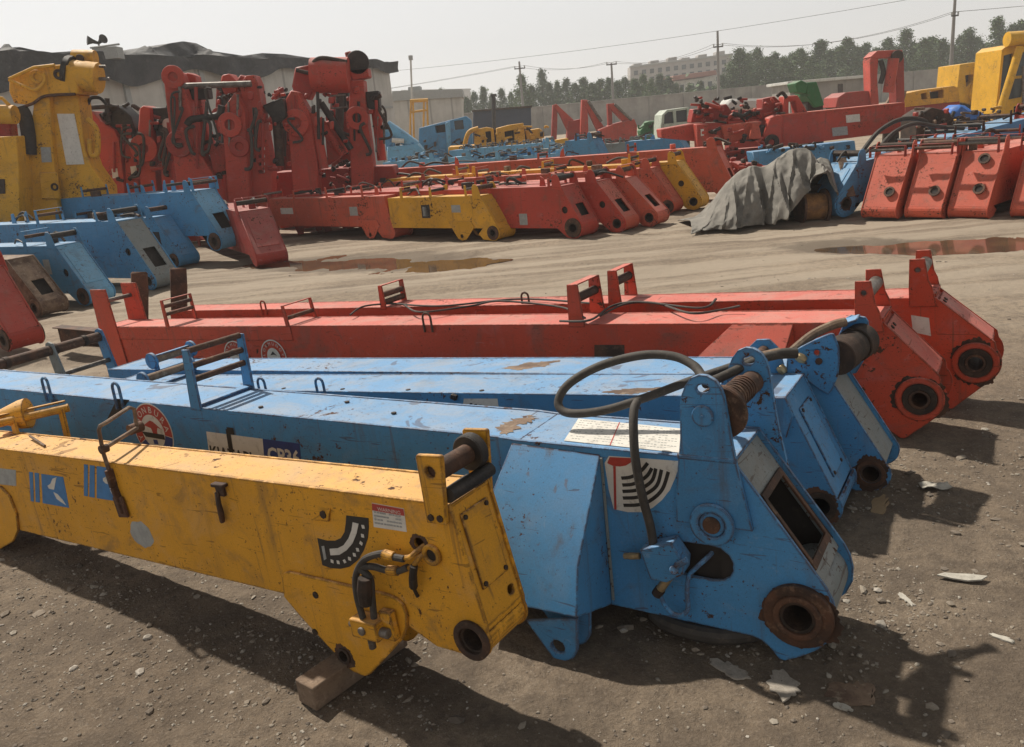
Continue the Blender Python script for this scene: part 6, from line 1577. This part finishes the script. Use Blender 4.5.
# utility poles and wires
conc = plain('pole concrete', (.22, .21, .20), .9, .2, 2, 0)
PT = {}
def pole(key, px, ytop, D, label, arms):
    b = Built('utility_pole', label, 'utility pole', px, D)
    tp = b.pt((px, ytop)); MB().tube([(0, 0, 0), (0, 0, tp.z)], [.19, .11], 10).build('pole', [conc], b.t)
    x = tp.x
    for dz, w_ in arms:
        MB().box((0, -.14, tp.z - dz), (w_, .1, .12)).build('cross_arm', 'grease', b.t)
        for sx in (-1, 1): MB().cyl((sx * w_ * .45, -.14, tp.z - dz + .06), (sx * w_ * .45, -.14, tp.z - dz + .3), .07, 8).build('insulator', 'sticker_grey', b.t)
    PT[key] = [b.o + V((sx * arms[0][1] * .45, -.14, tp.z - arms[0][0] + .3)) for sx in (-1, 1)]
pole(0, 514, 62, 105, 'utility pole with a cross arm, above the dark container', [(.8, 1.3)])
pole(1, 608, 63.5, 100, 'utility pole with a wide top arm, above the red arm frames', [(.15, 1.2)])
pole(2, 717, 31, 88, 'tall utility pole standing before the apartment block', [(1.5, 1.0)])
pole(3, 955, -6, 74, 'tall utility pole at right, behind the yellow machines', [(1.7, .6)])
def wire(a, b, sag, label):
    P = [a.lerp(b, i / 16) - V((0, 0, sag * 4 * (i / 16) * (1 - i / 16))) for i in range(17)]
    o = P[0].copy(); w_ = MB().tube([p - o for p in P], .017, 5).build('power_line', 'grease', None, loc=o)
    tag(w_, label, 'power line', 'power lines')
for q in (0, 1):
    sd = ('left', 'right')[q]
    wire(PT[2][q], PT[3][q], 1.2, f'{sd} power line between the two tallest utility poles')
    wire(PT[1][q], PT[2][q], .8, f'{sd} power line left of the pole before the flats')
    wire(PT[0][q], PT[1][q], .6, f'{sd} power line between the two shorter poles at left')
    wire(PT[3][q], PT[3][q] + V((40, -6, .8)), .5, f'{sd} power line running out past the right edge')
    wire(PT[0][q] + V((-45, 3, -1.5)), PT[0][q], .6, f'{sd} power line running from the leftmost pole towards the shed')
wire(PT[1][0] + V((-40, 0, 1.6)), PT[3][0] + V((0, 0, 1.6)), 1.0, 'high thin wire passing above the pole tops')

# ------------------------------------------------------------------ larger scraps on the dirt
paper = plain('dusty paper', (.46, .43, .37), .85, .3, 25, .2, dirt=.7)
pale = plain('pale concrete', (.36, .32, .27), .95, .3, 30, .5, dirt=.7)
def card(px, py, w_, h_, rot, label, mat=paper, name='paper_scrap', cat='scrap'):
    p = G(px, py); m = MB(); n = 6
    vs = [((i / n - .5) * w_, (j / n - .5) * h_, .006 + .010 * math.sin(i * 1.1) * math.cos(j * .9)) for j in range(n + 1) for i in range(n + 1)]
    m.add(vs, [(j * (n + 1) + i, j * (n + 1) + i + 1, (j + 1) * (n + 1) + i + 1, (j + 1) * (n + 1) + i) for j in range(n) for i in range(n)])
    o = m.build(name, [mat], None, loc=(p.x, p.y, gz(p.x, p.y) + .012)); o.rotation_euler.z = rot
    sd_ = o.modifiers.new('thickness', 'SOLIDIFY'); sd_.thickness = .004
    return tag(o, label, cat)
card(935, 487, .13, .06, -.15, 'white card scrap lying right of the boom heads')
p = G(964, 580); m = MB().plate([(-.085, .035), (-.05, .045), (-.01, .03), (.03, .02), (.085, -.005), (.05, -.025), (.0, -.022), (-.04, .0)], (), (0, 0, 0), (1, 0, 0), (0, 1, 0), .006)
tag(m.build('paper_scrap', [paper], None, loc=(p.x, p.y, gz(p.x, p.y) + .008)), 'pale pointed scrap of sheet on the sunlit dirt at right', 'scrap')
flake(783, 685, .085, 'pale concrete flake on the dirt below the blue boom head', pale)
flake(730, 668, .07, 'small concrete flake left of the pale one, below the blue head', pale)
flake(852, 690, .085, 'flat brown slab half sunk in dirt, lower right', M['tan'], asp=.8)
flake(868, 462, .09, 'yellowish scrap of board behind the blue boom head', plain('yellow board', (.36, .27, .15), .9), asp=.35)
flake(880, 505, .10, 'tan scrap of board in the shade of the booms', plain('tan board', (.32, .22, .12), .9), asp=.4)
flake(842, 704, .03, 'small white stone in the lower right', paper)
flake(905, 596, .05, 'thin white stone chip right of the shadows', paper, asp=.3)
flake(1003, 640, .05, 'long pale chip near the right edge', paper, asp=.25)
# hose on the ground under the blue boom
P = [G(655, 622), G(668, 632), G(690, 640), G(720, 645), G(750, 643), G(766, 636)]
o0 = P[0].copy(); tag(MB().tube(smooth_path([p - o0 + V((0, 0, .035)) for p in P]), .028, 10).build('old_hose', 'rubber', None, loc=o0), 'old black hose on the ground below the big blue boom', 'hose')
# ------------------------------------------------------------------ light, sky, render settings
SUN_AZ, SUN_EL = 131.0, 52.0           # direction towards the sun, degrees from +x, and height
w = bpy.data.worlds.new('World'); S.world = w; w.use_nodes = True
nt = w.node_tree; bg = nt.nodes['Background']
sky = nt.nodes.new('ShaderNodeTexSky'); sky.sky_type = 'NISHITA'; sky.sun_disc = False
sky.sun_elevation = R(SUN_EL); sky.sun_rotation = R(90 - SUN_AZ)
sky.dust_density = 1.5; sky.air_density = 1.0; sky.ozone_density = 1.0
hs = nt.nodes.new('ShaderNodeHueSaturation'); hs.inputs['Saturation'].default_value = .10
nt.links.new(sky.outputs[0], hs.inputs['Color'])
# hazy day: the sky is brightest low down and duller overhead
tcw = nt.nodes.new('ShaderNodeTexCoord'); sxw = nt.nodes.new('ShaderNodeSeparateXYZ'); nt.links.new(tcw.outputs['Generated'], sxw.inputs[0])
mrw = nt.nodes.new('ShaderNodeMapRange'); mrw.interpolation_type = 'SMOOTHSTEP'; nt.links.new(sxw.outputs['Z'], mrw.inputs['Value'])
mrw.inputs['From Min'].default_value = .25; mrw.inputs['From Max'].default_value = .75; mrw.inputs['To Min'].default_value = 1.22; mrw.inputs['To Max'].default_value = .42
mxw = nt.nodes.new('ShaderNodeMix'); mxw.data_type = 'RGBA'; mxw.blend_type = 'MULTIPLY'; mxw.inputs[0].default_value = 1
flw = nt.nodes.new('ShaderNodeMix'); flw.data_type = 'RGBA'; flw.inputs[0].default_value = .62; flw.inputs[7].default_value = (4.75, 4.70, 4.60, 1)
nt.links.new(hs.outputs[0], flw.inputs[6]); nt.links.new(flw.outputs[2], mxw.inputs[6]); nt.links.new(mrw.outputs[0], mxw.inputs[7])
nt.links.new(mxw.outputs[2], bg.inputs['Color'])
bg.inputs['Strength'].default_value = .105
sl = bpy.data.lights.new('sun', 'SUN'); sl.energy = 4.8; sl.angle = R(1.2); sl.color = (1, .93, .82)
so = bpy.data.objects.new('sun', sl); COL.objects.link(so)
tos = V((math.cos(R(SUN_AZ)) * math.cos(R(SUN_EL)), math.sin(R(SUN_AZ)) * math.cos(R(SUN_EL)), math.sin(R(SUN_EL))))
so.rotation_euler = tos.to_track_quat('Z', 'Y').to_euler()
so.location = tos * 40
vs = S.view_settings
S.display_settings.display_device = 'sRGB'
vs.view_transform = 'Standard'; vs.look = 'None'; vs.gamma = 1; vs.use_curve_mapping = False; vs.exposure = .18
S.cycles.use_denoising = True
S.cycles.max_bounces = 6

# hazy air over the whole yard
hzm = bpy.data.materials.new('hazy air'); hzm.use_nodes = True
ht = hzm.node_tree; ht.nodes.clear()
ho = ht.nodes.new('ShaderNodeOutputMaterial'); pv = ht.nodes.new('ShaderNodeVolumePrincipled')
pv.inputs['Color'].default_value = (.93, .94, .95, 1); pv.inputs['Density'].default_value = .0012; pv.inputs['Anisotropy'].default_value = .3
ht.links.new(pv.outputs[0], ho.inputs['Volume'])
hb_ = MB().box((0, 0, 9.5), (900, 900, 21)); hz_o = hb_.build('haze', [hzm], None, smooth=False); tag(hz_o, kind='stuff')
S.cycles.volume_bounces = 1
